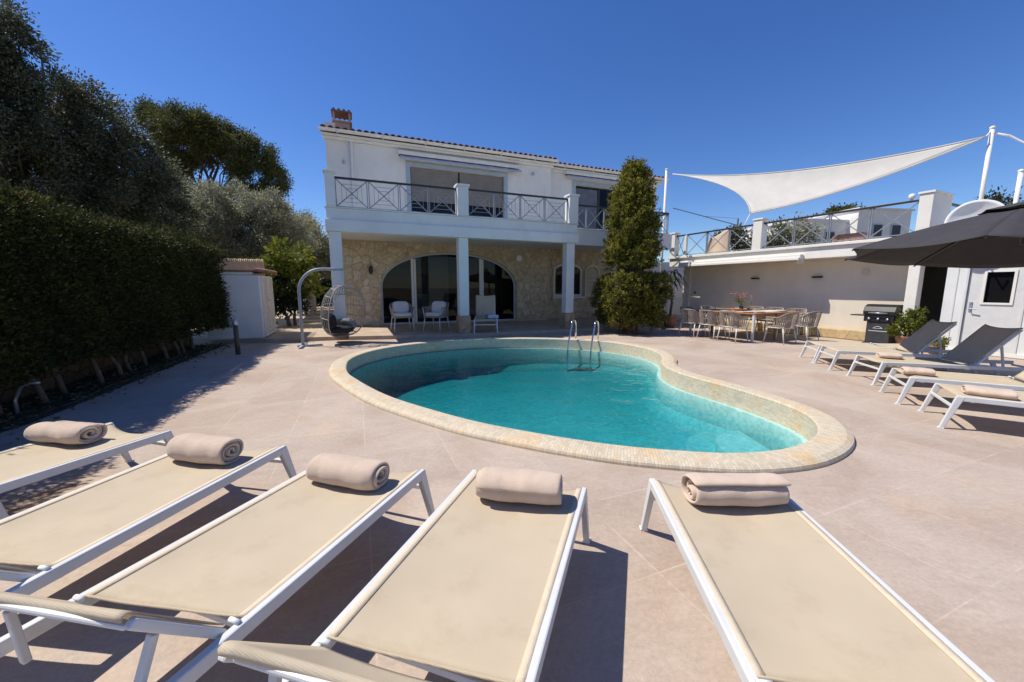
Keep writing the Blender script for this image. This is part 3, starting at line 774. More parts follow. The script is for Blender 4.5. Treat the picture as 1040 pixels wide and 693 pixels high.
def awning(x0, x1, y, z, grey):
    a = MB().box(x0, x1, y-.20, y-.003, z-.02, z+.10).build('awning', 'white_paint', house, bevel=.012)
    MB().box(x0+.03, x1-.03, y-.16, y-.02, z-.045, z-.023).build('slot', 'dark_metal', a)
    mb = MB(); mb.grid(lambda u, v: (x0+.05+(x1-x0-.0)*u, y-.17-.10*v, z-.05-.12*v - .012*abs(math.sin(u*26))), 80, 3)
    mb.build('valance', 'awning_cloth', a, True, solid=.006)
awning(-1.34, 3.02, 3.1, 5.78, 1); awning(5.2, 7.9, 3.5, 5.95, 0)
# lamps on the house walls
def spot(x, y, z):
    s = MB().box(x-.04, x+.04, y-.03, y-.003, z-.06, z+.06).tube([(x, y-.03, z), (x+.02, y-.13, z-.01)], .035, 10).build('wall_spotlight', 'grey_frame', house)
spot(-2.99, 3.1, 5.35); spot(3.62, 3.1, 5.68)
lamp = MB().box(-2.38, -2.34, 2.98, 3.095, 2.06, 2.1).tube([(-2.36, 3.0, 2.08), (-2.36, 3.0, 2.28)], .008, 6).lathe([(.02, .04), (.06, 0), (.065, -.12), (.045, -.22), (.0, -.24)], 12, (-2.36, 3.0, 2.08))
lamp.build('wall_lantern', 'dark_metal', house)
MB().tube([(3.04, 3.0, 2.52), (3.04, 3.094, 2.52)], [.12, .13], 20).build('round_wall_lamp', 'ceramic', house, bevel=.01)

# ================================================================== RIGHT TERRACE BUILDING
WA = R(115); WO = Vector((9.2, 10.41, 0))
wing = thing('terrace_building', 'low white annexe with roof terrace, railings and shaded dining wall', 'building', WO, WA)
mb = MB().box(-1.25, 5.2, -.3, 0, 0, 2.197).box(5.2, 5.52, -.32, .06, 0, 2.197).box(-1.25, 5.5, -5.0, -4.7, 0, 2.197).box(5.203, 5.5, -4.7, -.33, 0, 2.197).box(-1.9, -1.6, -5, -1.2, 0, 2.197)
mb.build('wall', 'dining_wall', wing, bevel=.01)
mb = MB().box(-1.52, 5.74, -5.1, .62, 2.20, 2.50).box(-1.57, 5.79, -5.15, .68, 2.503, 2.58)
mb.build('terrace_slab', 'white_paint', wing, bevel=.01)
mb = MB().box(-1.2, 5.18, .003, .16, 0, .27).build('stone_plinth', 'plinth_stone', wing, bevel=.03)
mb = MB().box(-1.47, -1.27, .36, .60, 0, 2.197).build('column', 'white_paint', wing, bevel=.01)
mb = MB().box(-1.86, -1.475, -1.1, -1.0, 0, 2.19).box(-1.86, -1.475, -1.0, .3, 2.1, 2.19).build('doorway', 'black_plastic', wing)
for (x0, x1, zt, y0, y1) in ((5.50, 5.74, 3.50, .42, .66), (2.18, 2.46, 3.52, .38, .66), (-1.54, -1.31, 3.52, -.30, .66)):
    MB().box(x0, x1, y0, y1, 2.583, zt-.05).box(x0-.025, x1+.025, y0-.025, y1+.025, zt-.047, zt).build('terrace_pillar', 'white_paint', wing, bevel=.008)
MB().box(5.02, 5.12, .50, .60, 2.583, 3.33).build('rail_post', 'white_paint', wing, bevel=.008)
railing(wing, 5.50, 5.12, .55, 2.6, 3.36, 1, 0, double=False)
railing(wing, 5.02, 2.46, .55, 2.6, 3.36, 3, 0)
railing(wing, 2.18, -1.31, .55, 2.6, 3.36, 4, 0)
railing(wing, -.32, -4.9, -1.40, 2.6, 3.36, 5, 0, ax=1)
aw = MB().box(.95, 5.15, .63, .78, 2.20, 2.33).box(.97, 5.13, .775, .82, 2.17, 2.25).build('awning', 'white_paint', wing, bevel=.012)
MB().box(1.0, 1.12, .50, .64, 2.08, 2.20).build('crank', 'white_trim', aw)
for x in (2.65, .85): MB().box(x-.12, x+.12, .003, .10, 1.68, 1.725).build('wall_lamp', 'black_plastic', wing, bevel=.004)
mb = MB().tube([(-.23, .003, 1.82), (-.23, .03, 1.82)], .09, 24).tube([(-.23, .03, 1.82), (-.23, .045, 1.82)], .05, 24); mb.build('round_vent', surf('vent_cream', (.55, .5, .4), (.62, .57, .46), 4, .6, 0), wing)
MB().box(4.95, 5.0, .003, .03, 1.18, 1.25).build('socket', 'black_plastic', wing)
tag(MB().lathe([(.03, 0), (.03, .03), (.05, .05), (.062, .095), (.05, .14), (.014, .157)], 16, tuple((Matrix.Translation(WO) @ Matrix.Rotation(WA, 4, 'Z') @ Vector((-1.13, .52, 3.382))))).build('globe_lamp', 'ceramic', None, True), 'small white globe lamp on the terrace rail beside the big pillar', 'lamp')

shed = thing('pump_house', 'white painted shed with metal door behind the dark parasol', 'shed', WO, WA)
mb = MB(); wd = lambda a, b, d: (a, .52 - d, b)
holed(mb, [(-5.6, 0), (-1.88, 0), (-1.88, 2.2), (-5.6, 2.2)], [[(-2.97, .06), (-2.21, .06), (-2.21, 1.95), (-2.97, 1.95)]], wd, .2)
mb.box(-5.6, -5.4, -2.4, .317, 0, 2.2); mb.box(-2.08, -1.88, -2.4, .317, 0, 2.2); mb.box(-5.39, -2.09, -2.4, -2.2, 0, 2.2)
mb.build('wall', 'white_trim', shed)
MB().box(-5.7, -1.84, -2.45, .6, 2.203, 2.29).build('roof', 'white_paint', shed, bevel=.01)
mb = MB(); holed(mb, [(-2.96, .07), (-2.22, .07), (-2.22, 1.94), (-2.96, 1.94)], [[(-2.81, 1.09), (-2.45, 1.09), (-2.45, 1.72), (-2.81, 1.72)]], lambda a, b, d: (a, .49-d, b), .05)
dr = mb.build('door', 'frame_paint', shed, bevel=.005)
mb = MB(); holed(mb, [(-2.845, 1.055), (-2.415, 1.055), (-2.415, 1.755), (-2.845, 1.755)], [[(-2.805, 1.095), (-2.455, 1.095), (-2.455, 1.715), (-2.805, 1.715)]], lambda a, b, d: (a, .51-d, b), .018); mb.build('window_frame', 'white_paint', dr)
MB().add([(-2.83, .45, 1.07), (-2.43, .45, 1.07), (-2.43, .45, 1.74), (-2.83, .45, 1.74)], [(0, 1, 2, 3)]).build('pane', surf('dark_pane', (.004, .004, .005), (.006, .006, .007), 4, .6, 0, spec=.08), dr)
MB().box(-2.315, -2.27, .492, .505, .90, 1.10).tube([(-2.29, .50, .96), (-2.29, .56, .96), (-2.40, .565, .95)], .011, 8).tube([(-2.29, .49, 1.08), (-2.29, .515, 1.08)], .018, 10).build('handle', 'steel', dr)
mb = MB().box(-2.215, -2.18, .523, .535, .05, 1.98).box(-3.0, -2.965, .523, .535, .05, 1.98).box(-3.0, -2.18, .523, .535, 1.983, 2.02).box(-2.06, -2.04, .523, .53, .02, 2.18); mb.build('door_frame', 'frame_paint', shed, bevel=.004)

MB().box(-5.5, -1.9, .523, .545, .01, .09).build('skirting', 'white_paint', shed, bevel=.004)
# satellite dish on the shed roof
t = thing('satellite_dish', 'large white satellite dish on the shed roof above the parasol', 'satellite dish', (9.66, 8.2, 2.29), R(215)+PI/2*0)
mb = MB(); Rd = .43
def dishp(u, v):
    r = Rd*u; a = 2*PI*v; p = Vector((-.0 + .16*u*u, r*math.cos(a), r*math.sin(a)*1.0))
    return Matrix.Rotation(R(-6), 4, 'Y') @ p + Vector((.1, 0, .43))
mb.grid(dishp, 10, 40); mb.build('dish', 'ceramic', t, True, solid=.02)
MB().tube([(-.15, 0, 0), (-.12, 0, .38)], .035, 10).tube([(-.1, 0, .1), (.55, 0, .2), (.62, 0, .5)], .015, 8).build('mount', 'steel', t, True)

# ================================================================== SHADE SAIL
# corners of the sail
A, B, C3 = D(683, 177, 16.0), D(1001, 139, 10.6), D(762, 217, 13.0)
sail = MB(); NS = 26
def sp(a, b, c):
    p = A*a + B*b + C3*c
    p += 4*a*b*(C3-(A+B)/2)*.16*(1-c)**2 + 4*a*c*(B-(A+C3)/2)*.10*(1-b)**2 + 4*b*c*(A-(B+C3)/2)*(.03)*(1-a)**2
    p.z -= 27*a*b*c*.10 + 4*b*c*.28 + 4*a*b*.10; return p
idx = {}
for i in range(NS+1):
    for j in range(NS+1-i): idx[i, j] = len(sail.v); sail.v.append(tuple(sp(i/NS, j/NS, 1-(i+j)/NS)))
for i in range(NS):
    for j in range(NS-i):
        sail.f.append((idx[i, j], idx[i+1, j], idx[i, j+1]))
        if i+j < NS-1: sail.f.append((idx[i+1, j], idx[i+1, j+1], idx[i, j+1]))
st = thing('shade_sail', 'white triangular shade sail stretched over the roof terrace', 'shade sail', (0, 0, 0))
sail.build('cloth', 'sail', st, True, solid=.006)
Wm = Matrix.Translation(WO) @ Matrix.Rotation(WA, 4, 'Z')
e_ = MB()
for fn in (lambda t: sp(1-t, t, 0), lambda t: sp(1-t, 0, t), lambda t: sp(0, 1-t, t)): e_.tube([fn(i/30) for i in range(31)], .022, 6)
for k in (.33, .66): e_.tube([sp((1-k)*(1-t), k*(1-t), t)+Vector((0, 0, -.008)) for t in [i/20 for i in range(20)]], .009, 5)
e_.build('edge_hem', 'sail', st, True)
railtie = Wm @ Vector((2.85, .55, 3.36))
MB().tube([C3, railtie], .012, 6).tube([A, D(678, 174, 16.0)], .012, 6).tube([B, D(1006, 134, 10.6)], .015, 6).build('tension_strap', 'white_paint', st, True)
def pole(label, px, yt, Y, z0, r):
    p = D(px, yt, Y); t = thing('sail_pole', label, 'pole', (p.x, p.y, z0), 0, 'white poles that hold the shade sail')
    MB().tube([(0, 0, 0), (0, 0, p.z-z0)], r, 14).build('post', 'white_paint', t, True)
    MB().lathe([(r, 0), (r*1.25, .01), (r*1.25, .05), (r*.5, .07)], 14, (0, 0, p.z-z0)).build('cap', 'white_paint', t, True)
    MB().tube([(0, -r, p.z-z0-.12), (0, -r-.06, p.z-z0-.12), (0, -r-.06, p.z-z0-.2)], .01, 6).build('hook', 'steel', t)
    return t
pole('white pole holding the sail tip at the right end of the house', 677, 173, 16.0, .1, .045)
pole('tall white pole holding the high right tip of the shade sail', 1008, 131, 10.6, 2.58, .045)
pole('white pole at the right picture edge behind the parasol top', 1037, 175, 10.2, 2.58, .045)
tag(MB().tube([D(1009, 135, 10.6), D(1025, 138, 10.4), D(1042, 146, 10.2), D(1062, 152, 9.8)], [.02, .03, .02, .015], 8).build('folded_sail', 'awning_cloth', None, True), 'grey strap running right from the top of the tall pole', 'strap')
# ================================================================== PARASOL
PC = Vector((6.9, 5.3, 0)); PR = 1.92
par = thing('parasol', 'large charcoal parasol over the right hand loungers', 'parasol', PC, 0)
def rimz(a): return 1.86 - .12*math.cos(a - R(10))
apex = Vector((0, 0, 2.50))
can = MB(); can_v = []
def canopy_pt(k, u, v, r0=0.0, dz=0):        # k panel, u across the panel, v from the top down
    a0 = R(30+45*k); a1 = R(75+45*k)
    p0 = Vector((PR*math.cos(a0), PR*math.sin(a0), rimz(a0))); p1 = Vector((PR*math.cos(a1), PR*math.sin(a1), rimz(a1)))
    e0 = apex.lerp(p0, v); e1 = apex.lerp(p1, v)
    e0.z += .03*math.sin(PI*v); e1.z += .03*math.sin(PI*v)
    p = e0.lerp(e1, u); s = 4*u*(1-u)
    p.z -= .05*s*v; c = Vector((0, 0, p.z)); p = p.lerp(c, .06*s*v*v); p.z += dz
    return p
for k in range(8): can.grid(lambda u, v: canopy_pt(k, u, .12+.88*v), 8, 12)
cn = can.build('canopy', 'canopy', par, True, solid=.005)
vt = MB()
for k in range(8): vt.grid(lambda u, v: canopy_pt(k, u, .23*v, 0, .055), 6, 4)
vt.build('vent', 'canopy', cn, True, solid=.005)
for k in range(8):
    mb = MB(); pts = [canopy_pt(k, 0, v) - Vector((0, 0, .022)) for v in (.06, .25, .5, .75, 1.0)]
    mb.tube(pts, .011, 6); rb = mb.build('rib', 'dark_metal', par)
    MB().bar(Vector((0, 0, 2.12)), canopy_pt(k, 0, .52) - Vector((0, 0, .03)), .015, .012).build('strut', 'dark_metal', rb)
MB().tube([(0, 0, 1.98), (0, 0, 2.54)], .024, 12).lathe([(.05, -.03), (.06, 0), (.05, .05)], 12, (0, 0, 2.12)).lathe([(.03, 0), (.035, .05), (.01, .1)], 12, (0, 0, 2.52)).build('hub', 'dark_metal', par, True)
mb = MB().tube([(0, 0, 2.56), (.5, -.5, 2.78), (1.3, -1.25, 2.62), (2.0, -1.9, 2.15)], .04, 12); mb.build('arm', 'dark_metal', par, True)
MB().tube([(2.0, -1.9, 0.05), (2.0, -1.9, 2.6)], .05, 14).build('mast', 'dark_metal', par, True)
MB().box(1.5, 2.5, -2.4, -1.4, 0, .07).build('base', 'black_plastic', par, bevel=.02)

# ================================================================== SUN LOUNGERS
def make_lounger(label, loc, th, W=.654, Z=.36, seat=1.13, total=1.9, back_len=.37, back_ang=45, skew=0, group='cream sun loungers around the pool', frame='frame_paint', flat=False, midleg=False):
    """local x across, y towards the foot end; origin on the ground below the left foot corner"""
    t = thing('sun_lounger', label, 'sun lounger', loc, th, group)
    rw, rh = .030, .050
    zt = Z; rl = MB()
    for x in (rw/2, W-rw/2): rl.bar((x, .0, zt-rh/2), (x, -total, zt-rh/2), rw, rh)
    rl.bar((rw, -.02-.10, zt-.05), (W-rw, -.12, zt-.05), .026, .026)
    for y in (-seat+.03, -total+.02): rl.bar((rw, y, zt-.055), (W-rw, y, zt-.055), .026, .026)
    rl.build('frame', frame, t, bevel=.006)
    for sx, x in ((-1, rw/2), (1, W-rw/2)):
        for (y, yy) in ((-.016, .075), (-total+.25, -total+.08)):
            mb = MB(); a = Vector((x, y, zt-.004)); b = Vector((x+sx*.012, yy, 0)); d = b-a
            w0, w1 = .062, .034
            vsn = []
            for p, wy in ((a, w0), (b, w1)):
                for q in ((-1,-1),(1,-1),(1,1),(-1,1)): vsn.append((p.x+q[0]*.0165, p.y+q[1]*wy/2 - (w0/2-.016 if p is a and y > -.1 else 0), p.z))
            mb.add(vsn, [(0,1,2,3),(7,6,5,4),(0,4,5,1),(1,5,6,2),(2,6,7,3),(3,7,4,0)])
            lg = mb.build('leg', frame, t, bevel=.006)
            MB().box(b.x-.02, b.x+.02, b.y-.021, b.y+.021, 0, .012).build('foot_cap', 'white_trim', lg)
        if midleg:
            mb = MB().bar((x, -.86, zt-.02), (x+sx*.01, -.80, 0), .034, .05, (0, 1, 0)); mb.build('leg', frame, t, bevel=.006)
    mb = MB().bar((.02, .018, .235), (W-.02, .018, .235), .022, .028)
    mb.build('crossbar', frame, t, bevel=.005)
    # seat sling: sags between the rails, curled over at the foot
    x0, x1 = rw-.006, W-rw+.006
    def sl(u, v):
        x = x0+(x1-x0)*u; s = 4*u*(1-u); y = -seat+.02 + (seat-.03)*v - skew*(1-u)*(1-v) - .045*s*max(0, (v-.75)/.25)**2
        z = zt-.004 - .016*s*(.55+.45*math.sin(PI*min(1, v*1.1))) - .03*s*max(0, (v-.9)/.1)**2
        z += .0025*math.sin(9*u+3)*math.sin(5*v+1)
        return (x, y, z)
    sg = MB().grid(sl, 18, 40).build('sling', 'sling', t, True, solid=.004)
    for ua, ub in ((.0, .045), (.955, 1.0)):
        hm = MB(); hm.grid(lambda u, v: (lambda q: (q[0], q[1], q[2]+.0035))(sl(ua+(ub-ua)*u, v)), 2, 40); hm.build('hem', 'hem', sg, True, solid=.003)
    sm = MB(); sm.tube([sl(u/16, 0) for u in range(17)], .005, 6); sm.build('seam', 'sling', sg, True)
    # backrest
    ca, sa = math.cos(R(back_ang)), math.sin(R(back_ang)); hy = -seat-.02
    def bp(x, l, n=0): return Vector((x, hy - skew*(1-x/W) - l*ca + n*sa, zt-.01 + l*sa + n*ca))
    bx0, bx1 = rw+.004, W-rw-.004
    mb = MB()
    for x in (bx0+.014, bx1-.014): mb.bar(bp(x, 0, -.014), bp(x, back_len, -.014), .026, .028, (0, sa, ca))
    mb.bar(bp(bx0+.03, back_len-.02, -.015), bp(bx1-.03, back_len-.02, -.02), .022, .018)
    mb.build('backrest_frame', frame, t, bevel=.007)
    def bs(u, v):
        x = bx0+.016+(bx1-bx0-.032)*u; s = 4*u*(1-u)
        q = min(1, v/.88); c_ = max(0, (v-.88)/.12)
        return bp(x, .015+(back_len-.035*s*q**3)*q + .009*math.sin(PI*c_), .008-.028*s*math.sin(PI*min(1, .15+q*.85)) - .024*c_)
    MB().grid(bs, 16, 20).build('backrest', 'sling', t, True, solid=.004)
    for x in (bx0+.05, bx1-.05):
        mb = MB(); pts = [bp(x, back_len*.62, -.03), Vector((x, hy-back_len*ca*.8, zt-.06)), Vector((x, hy-back_len*ca*.75-.06, zt-.18))]
        mb.bar(pts[0], (x, hy-back_len*ca*.55-.12, zt-.07), .026, .02); mb.build('strut', frame, t, bevel=.004)
    for x in (bx0, bx1):
        MB().tube([(x-.02, hy+.015-skew*(1-x/W), zt+.004), (x+.02, hy+.015-skew*(1-x/W), zt+.004)], .008, 10).build('hinge', 'white_trim', t, True)
    return t
FR = [((-3.136, 2.872), 15.8, 'leftmost front lounger, nearest the hedge, carrying a rolled towel', {'seat': 1.13, 'back_ang': 4, 'back_len': .72, 'midleg': True}),
      ((-2.146, 2.545), 10.4, 'second front lounger from the hedge, with a rolled towel', {'seat': 1.15, 'skew': .05}),
      ((-1.123, 2.291), 18.1, 'third front lounger from the hedge, raised headrest at lower left corner', {'seat': 1.075, 'back_ang': 48, 'back_len': .31, 'skew': .11}),
      ((-.226, 2.091), 18.4, 'fourth front lounger from the hedge, left of the wide deck gap', {'seat': 1.09, 'skew': .05, 'back_ang': 47, 'back_len': .37}),
      ((.758, 1.987), 6.4, 'single front lounger right of the wide deck gap', {'seat': 1.11})]
for (x, y), a, lab, kw in FR: make_lounger(lab, (x, y, 0), R(-a), **kw)
# right hand row: foot ends towards the pool
RR = [((5.93, 7.62), (.945, -.326), 'farthest lounger of the right row, beside the barbecue, lying flat', {'back_ang': 2}),
      ((5.72, 6.98), (.945, -.326), 'second farthest lounger of the right row, back raised, pushed against the farthest one', {}),
      ((5.47, 5.98), (.965, -.26), 'middle lounger of the right row, raised back in parasol shade', {}),
      ((5.06, 4.99), (.86, -.50), 'second nearest lounger of the right row, with a towel near its foot', {'back_ang': 50}),
      ((4.73, 4.17), (.83, -.56), 'nearest lounger of the right row, with a folded towel on it', {'back_ang': 12})]
for (x, y), d, lab, kw in RR:
    # y axis of the lounger points to the foot end, its left foot corner is the far one
    ang = math.atan2(-d[1], -d[0]) - PI/2
    W = .63
    # far corner lies at local x = W
    ex = Vector((math.cos(ang), math.sin(ang), 0)); o = Vector((x, y, 0)) - ex*W
    k = dict(back_len=.68, back_ang=50, seat=1.02, W=W, Z=.345); k.update(kw)
    make_lounger(lab, o, ang, **k)
# lounger under the porch
o = G(481, 338, .1)
make_lounger('grey backed lounger chair on the porch between two columns, facing the pool', (o.x+.70, o.y, .1), PI-R(-4), W=.68, Z=.40, seat=.75, total=1.2, back_len=.75, back_ang=62, group='cream sun loungers around the pool')

# towels
def towel_mesh(L, rx, rz, seed, turns=3.2, th=.017):
    rnd = random.Random(seed); mb = MB(); turns = 2.5 + .37*(seed*2 % 5) ; rz *= rnd.uniform(.93, 1.06); n = int(turns*22); path = []
    for i in range(n+1):
        t = i/n; r = .16 + .84*t; a = 2*PI*turns*t - .9
        path.append((math.copysign(abs(math.cos(a))**.88, math.cos(a))*rx*r, rz + math.copysign(abs(math.sin(a))**.88, math.sin(a))*rz*r))
    m = 16; o = len(mb.v)
    ph = [rnd.uniform(0, 6) for _ in range(6)]
    for i, (x, z) in enumerate(path):
        t = i/n; p0 = path[max(0, i-1)]; p1 = path[min(n, i+1)]; tx, tz = p1[0]-p0[0], p1[1]-p0[1]; l = math.hypot(tx, tz); nx, nz = tz/l, -tx/l
        for sgn in (1, -1):
            for j in range(m+1):
                v = j/m*2-1; e = 1 - .10*abs(v)**7 if t > .7 else 1
                y = v*(L/2)*(.95 + .045*math.sin(ph[0]+t*9 + (2 if v > 0 else 0)) + (.012 if sgn > 0 else -.006))
                wob = .003*math.sin(ph[1]+v*4+t*14) + .0025*math.sin(ph[2]+v*7-t*11) + .0015*math.sin(ph[3]+v*17+t*31)
                xx = x*e + nx*sgn*th/2*e + nx*wob; zz = rz+(z-rz)*e + nz*sgn*th/2*e + nz*wob*.5
                mb.v.append((xx, y, max(zz, .001)))
    K = 2*(m+1)
    for i in range(n):
        a = o+i*K; b = a+K
        for j in range(m):
            mb.f.append((a+j, a+j+1, b+j+1, b+j)); mb.f.append((a+m+1+j, b+m+1+j, b+m+2+j, a+m+2+j))
        mb.f.append((a, b, b+m+1, a+m+1)); mb.f.append((a+m, a+2*m+1, b+2*m+1, b+m))
    for a in (o, o+n*K):
        for j in range(m): mb.f.append((a+j, a+j+1, a+m+2+j, a+m+1+j))
    return mb
def towel(label, p, rz, L=.40, rx=.088, rzz=.058, seed=1, mat='towel'):
    t = towel_mesh(L, rx, rzz, seed).build('rolled_towel', mat, None, True, sub=1)
    t.location = p; t.rotation_euler = (0, 0, rz); tag(t, label, 'towel', 'rolled towels on the loungers'); return t
def on_lounger(px, py, z=.352): q = G(px, py, z); return (q.x, q.y, z)
towel('beige rolled towel on the leftmost front lounger beside the hedge', on_lounger(68, 448.5), R(82), .44, .095, .072, 1)
towel('beige rolled towel on the second front lounger from the hedge', on_lounger(210, 467), R(78), .42, .095, .072, 2)
towel('beige rolled towel on the third front lounger from the hedge', on_lounger(356, 490), R(74), .43, .095, .073, 3)
towel('beige rolled towel on the fourth front lounger, left of the deck gap', on_lounger(527, 508), R(80), .43, .095, .076, 4)
towel('beige rolled towel on the single lounger right of the deck gap', on_lounger(746, 512), R(90), .47, .095, .07, 5)
towel('small flattened towel on the middle lounger of the right row', on_lounger(903, 363.5, .338), R(66), .27, .11, .035, 6)
towel('pale rolled towel on the second nearest lounger of the right row', on_lounger(931, 380, .338), R(58), .28, .11, .04, 7)
towel('crumpled pale towel on the nearest lounger of the right row', on_lounger(1003, 402, .338), R(48), .33, .13, .042, 8)
p = G(499, 326.5, .5); towel('pale blue rolled towel on the porch lounger', (p.x+.0, o.y+.25, .49), R(90), .32, .08, .055, 9, 'towel_blue')
towel('beige rolled towel at the left side of the porch lounger', (p.x-.22, o.y+.42, .49), R(10), .3, .09, .09, 10)

# ================================================================== CHAIRS
def make_chair(label, loc, rz, cushions=False, group='rope chairs around the dining table', name='dining_chair', cat='chair'):
    """woven rope tub chair; local -y is the front"""
    t = thing(name, label, cat, loc, rz, group)
    def U(s, k):     # path round the back from left arm front to right arm front, k flare
        s = s*2-1; w = .255+k*.05; d = .25+k*.06
        a = s*PI*.5
        x = math.copysign(abs(math.sin(a))**.55, a)*w if s else 0
        y = abs(math.cos(a))**.55*(d+.2) - .2
        return x, y
    n = 44; st = MB(); top = []; bot = []
    for i in range(n+1):
        s = i/n; x0, y0 = U(s, 0); x1, y1 = U(s, 1); h = .66 + .13*max(0, 1-(abs(s*2-1)/.75)**3) 
        bot.append((x0, y0, .40)); top.append((x1, y1, h))
    def blend(i, f): a = Vector(bot[i]); b = Vector(top[i]); return a.lerp(b, f)
    for i in range(n+1): st.tube([blend(i, 0), blend(i, .5)+Vector((0, .006*(-1)**i, 0)), blend(i, 1)], .0098, 5, cap=False)
    wv = st.build('woven_back', 'rope', t)
    MB().tube(top, .013, 8).build('top_rail', 'rope', t, True)
    MB().tube(bot, .012, 8).build('seat_rail', 'frame_paint', t, True)
    MB().box(-.245, .245, -.26, .22, .385, .425).build('seat', 'rope', t, bevel=.02)
    for sx in (-1, 1):
        for (y, yy) in ((-.20, -.25), (.18, .25)):
            MB().tube([(sx*.225, y, .41), (sx*.262, yy, 0)], [.016, .011], 8).build('leg', 'frame_paint', t, True)
    for sx in (-1, 1): MB().tube([(sx*.23, -.2, .40), (sx*.30, -.19, .655)], .011, 8).build('arm_post', 'frame_paint', t, True)
    if cushions:
        MB().ball((0, -.02, .47), .235, .24, .055, 20, 10, .45).build('seat_cushion', 'cushion_white', t, True)
        b = MB().ball((0, 0, 0), .22, .06, .17, 20, 10, .55).build('back_cushion', 'cushion_white', t, True); b.location = (0, .13, .66); b.rotation_euler = (R(-14), 0, 0)
    return t
TA = R(115); T0 = Vector((6.2, 9.75, 0)); tx = Vector((math.cos(TA), math.sin(TA), 0)); ty = Vector((-math.sin(TA), math.cos(TA), 0))
def TP(x, y, z=0): return T0 + tx*x + ty*y + Vector((0, 0, z))
first = make_chair('rope dining chair at the near end of its long table side, nearest the pool', TP(.35, .30), TA)
# chair fronts face the table: local -y must point to -ty for the pool side
first.rotation_euler.z = TA
GR = 'rope chairs around the dining table'
spots = [((.97, .30), TA, 'middle dining chair of the three along the pool side of the table'),
         ((1.60, .30), TA, 'dining chair at the far end of the pool side row, nearest the topiary'),
         ((-.34, -.55), TA + PI/2, 'left one of the two dining chairs at the near table end'),
         ((-.34, -1.55), TA + PI/2, 'right one of the two dining chairs at the near table end, nearest the barbecue'),
         ((.40, -2.32), TA + PI, 'nearest of the dining chairs along the wall side of the table'),
         ((1.02, -2.32), TA + PI, 'middle dining chair along the wall side of the table'),
         ((1.62, -2.32), TA + PI, 'farthest dining chair along the wall side of the table'),
         ((2.36, -.55), TA - PI/2, 'left of the two dining chairs at the far table end'),
         ((2.36, -1.5), TA - PI/2, 'right of the two dining chairs at the far table end')]
for (x, y), a, lab in spots: dup(first, TP(x, y), a, lab, GR)
table = thing('dining_table', 'large square wooden outdoor dining table with white legs', 'table', T0, TA)
mb = MB()
for i in range(14): mb.box(.0, 2.0, -2.0+i*.1429, -2.0+i*.1429+.136, .715, .745)
mb.build('table_top', 'wood', table, bevel=.004)
MB().box(.06, 1.94, -.10, -.07, .63, .712).box(.06, 1.94, -1.93, -1.90, .63, .712).box(.06, .09, -1.898, -.102, .63, .712).box(1.91, 1.94, -1.898, -.102, .63, .712).build('apron', 'wood', table, bevel=.004)
for x in (.05, 1.95):
    for y in (-.05, -1.0, -1.95): MB().box(x-.028, x+.028, y-.028, y+.028, 0, .712).build('leg', 'wood' if y == -1.0 else 'frame_paint', table, bevel=.008)
pl = tag(MB().lathe([(.02, 0), (.08, .004), (.135, .02), (.138, .024), (.08, .012), (.0, .008)], 28).build('dinner_plate', 'ceramic', None, True), 'white plate on the table, in front of the nearest pool side chair', 'plate', 'white plates on the dining table')
pl.location = TP(.35, -.24, .747)
for (x, y, lab) in ((.97, -.24, 'white plate on the table, in front of the middle pool side chair'), (1.6, -.24, 'white plate on the table, in front of the farthest pool side chair'),
                    (.24, -.55, 'white plate on the table, in front of the left near end chair'), (.24, -1.55, 'white plate on the table, in front of the right near end chair'),
                    (.4, -1.76, 'white plate on the table, in front of the nearest wall side chair'), (1.02, -1.76, 'white plate on the table, in front of the middle wall side chair'),
                    (1.62, -1.76, 'white plate on the table, in front of the farthest wall side chair')):
    c = pl.copy(); COL.objects.link(c); c.location = TP(x, y, .747); c['label'] = lab
rn = tag(MB().grid(lambda u, v: (-.23+.46*u, -.75+1.5*v, .004+.003*math.sin(9*v)*math.sin(4*u)), 10, 30).build('table_runner', 'cushion_white', None, True, solid=.006), 'white cloth laid across the near half of the table', 'cloth')
rn.location = TP(.45, -1.0, .748); rn.rotation_euler = (0, 0, TA)
tr = tag(MB().lathe([(.2, 0), (.24, .03), (.25, .05), (.235, .05), (.2, .02), (0, .015)], 24).build('wooden_tray', 'wood', None, True), 'round wooden tray with candles in the middle of the table', 'tray')
tr.location = TP(1.0, -1.0, .747)
va = thing('flower_vase', 'glass vase with pink blossoms on the dining table', 'vase', TP(1.0, -.92, .765))
MB().lathe([(.05, 0), (.06, .02), (.055, .1), (.035, .16), (.045, .19)], 20).build('vase', 'clear_glass', va, True)
mb = MB(); ends = []
for i in range(9):
    a = random.uniform(0, 2*PI); rr = random.uniform(.08, .3); e = Vector((rr*math.cos(a)-.06, rr*math.sin(a), random.uniform(.32, .55))); ends.append(e)
    mb.tube([(0, 0, .02), e*.5+Vector((0, 0, .05)), e], .003, 5)
mb.build('stems', 'leaf_bright', va)
P = np.concatenate([np.array(e)+RNG.normal(size=(26, 3))*.035 for e in ends]); leaves('blossoms', 'petal', va, P, .03, .03)
P = np.concatenate([np.array(e)*.6+RNG.normal(size=(10, 3))*.05 for e in ends]); leaves('foliage', 'leaf_bright', va, P, .06, .03)
for (x, y, h, lab) in ((1.1, -1.08, .09, 'taller glass candle holder on the wooden table tray'), (.92, -1.12, .06, 'shorter glass candle holder on the wooden table tray')):
    g = thing('candle_holder', lab, 'candle holder', TP(x, y, .767)); MB().lathe([(.035, 0), (.04, h), (.036, h), (.03, .005)], 16).build('glass', 'clear_glass', g, True); MB().lathe([(.025, .006), (.025, h*.6), (.004, h*.62)], 14).build('candle', 'ceramic', g, True)

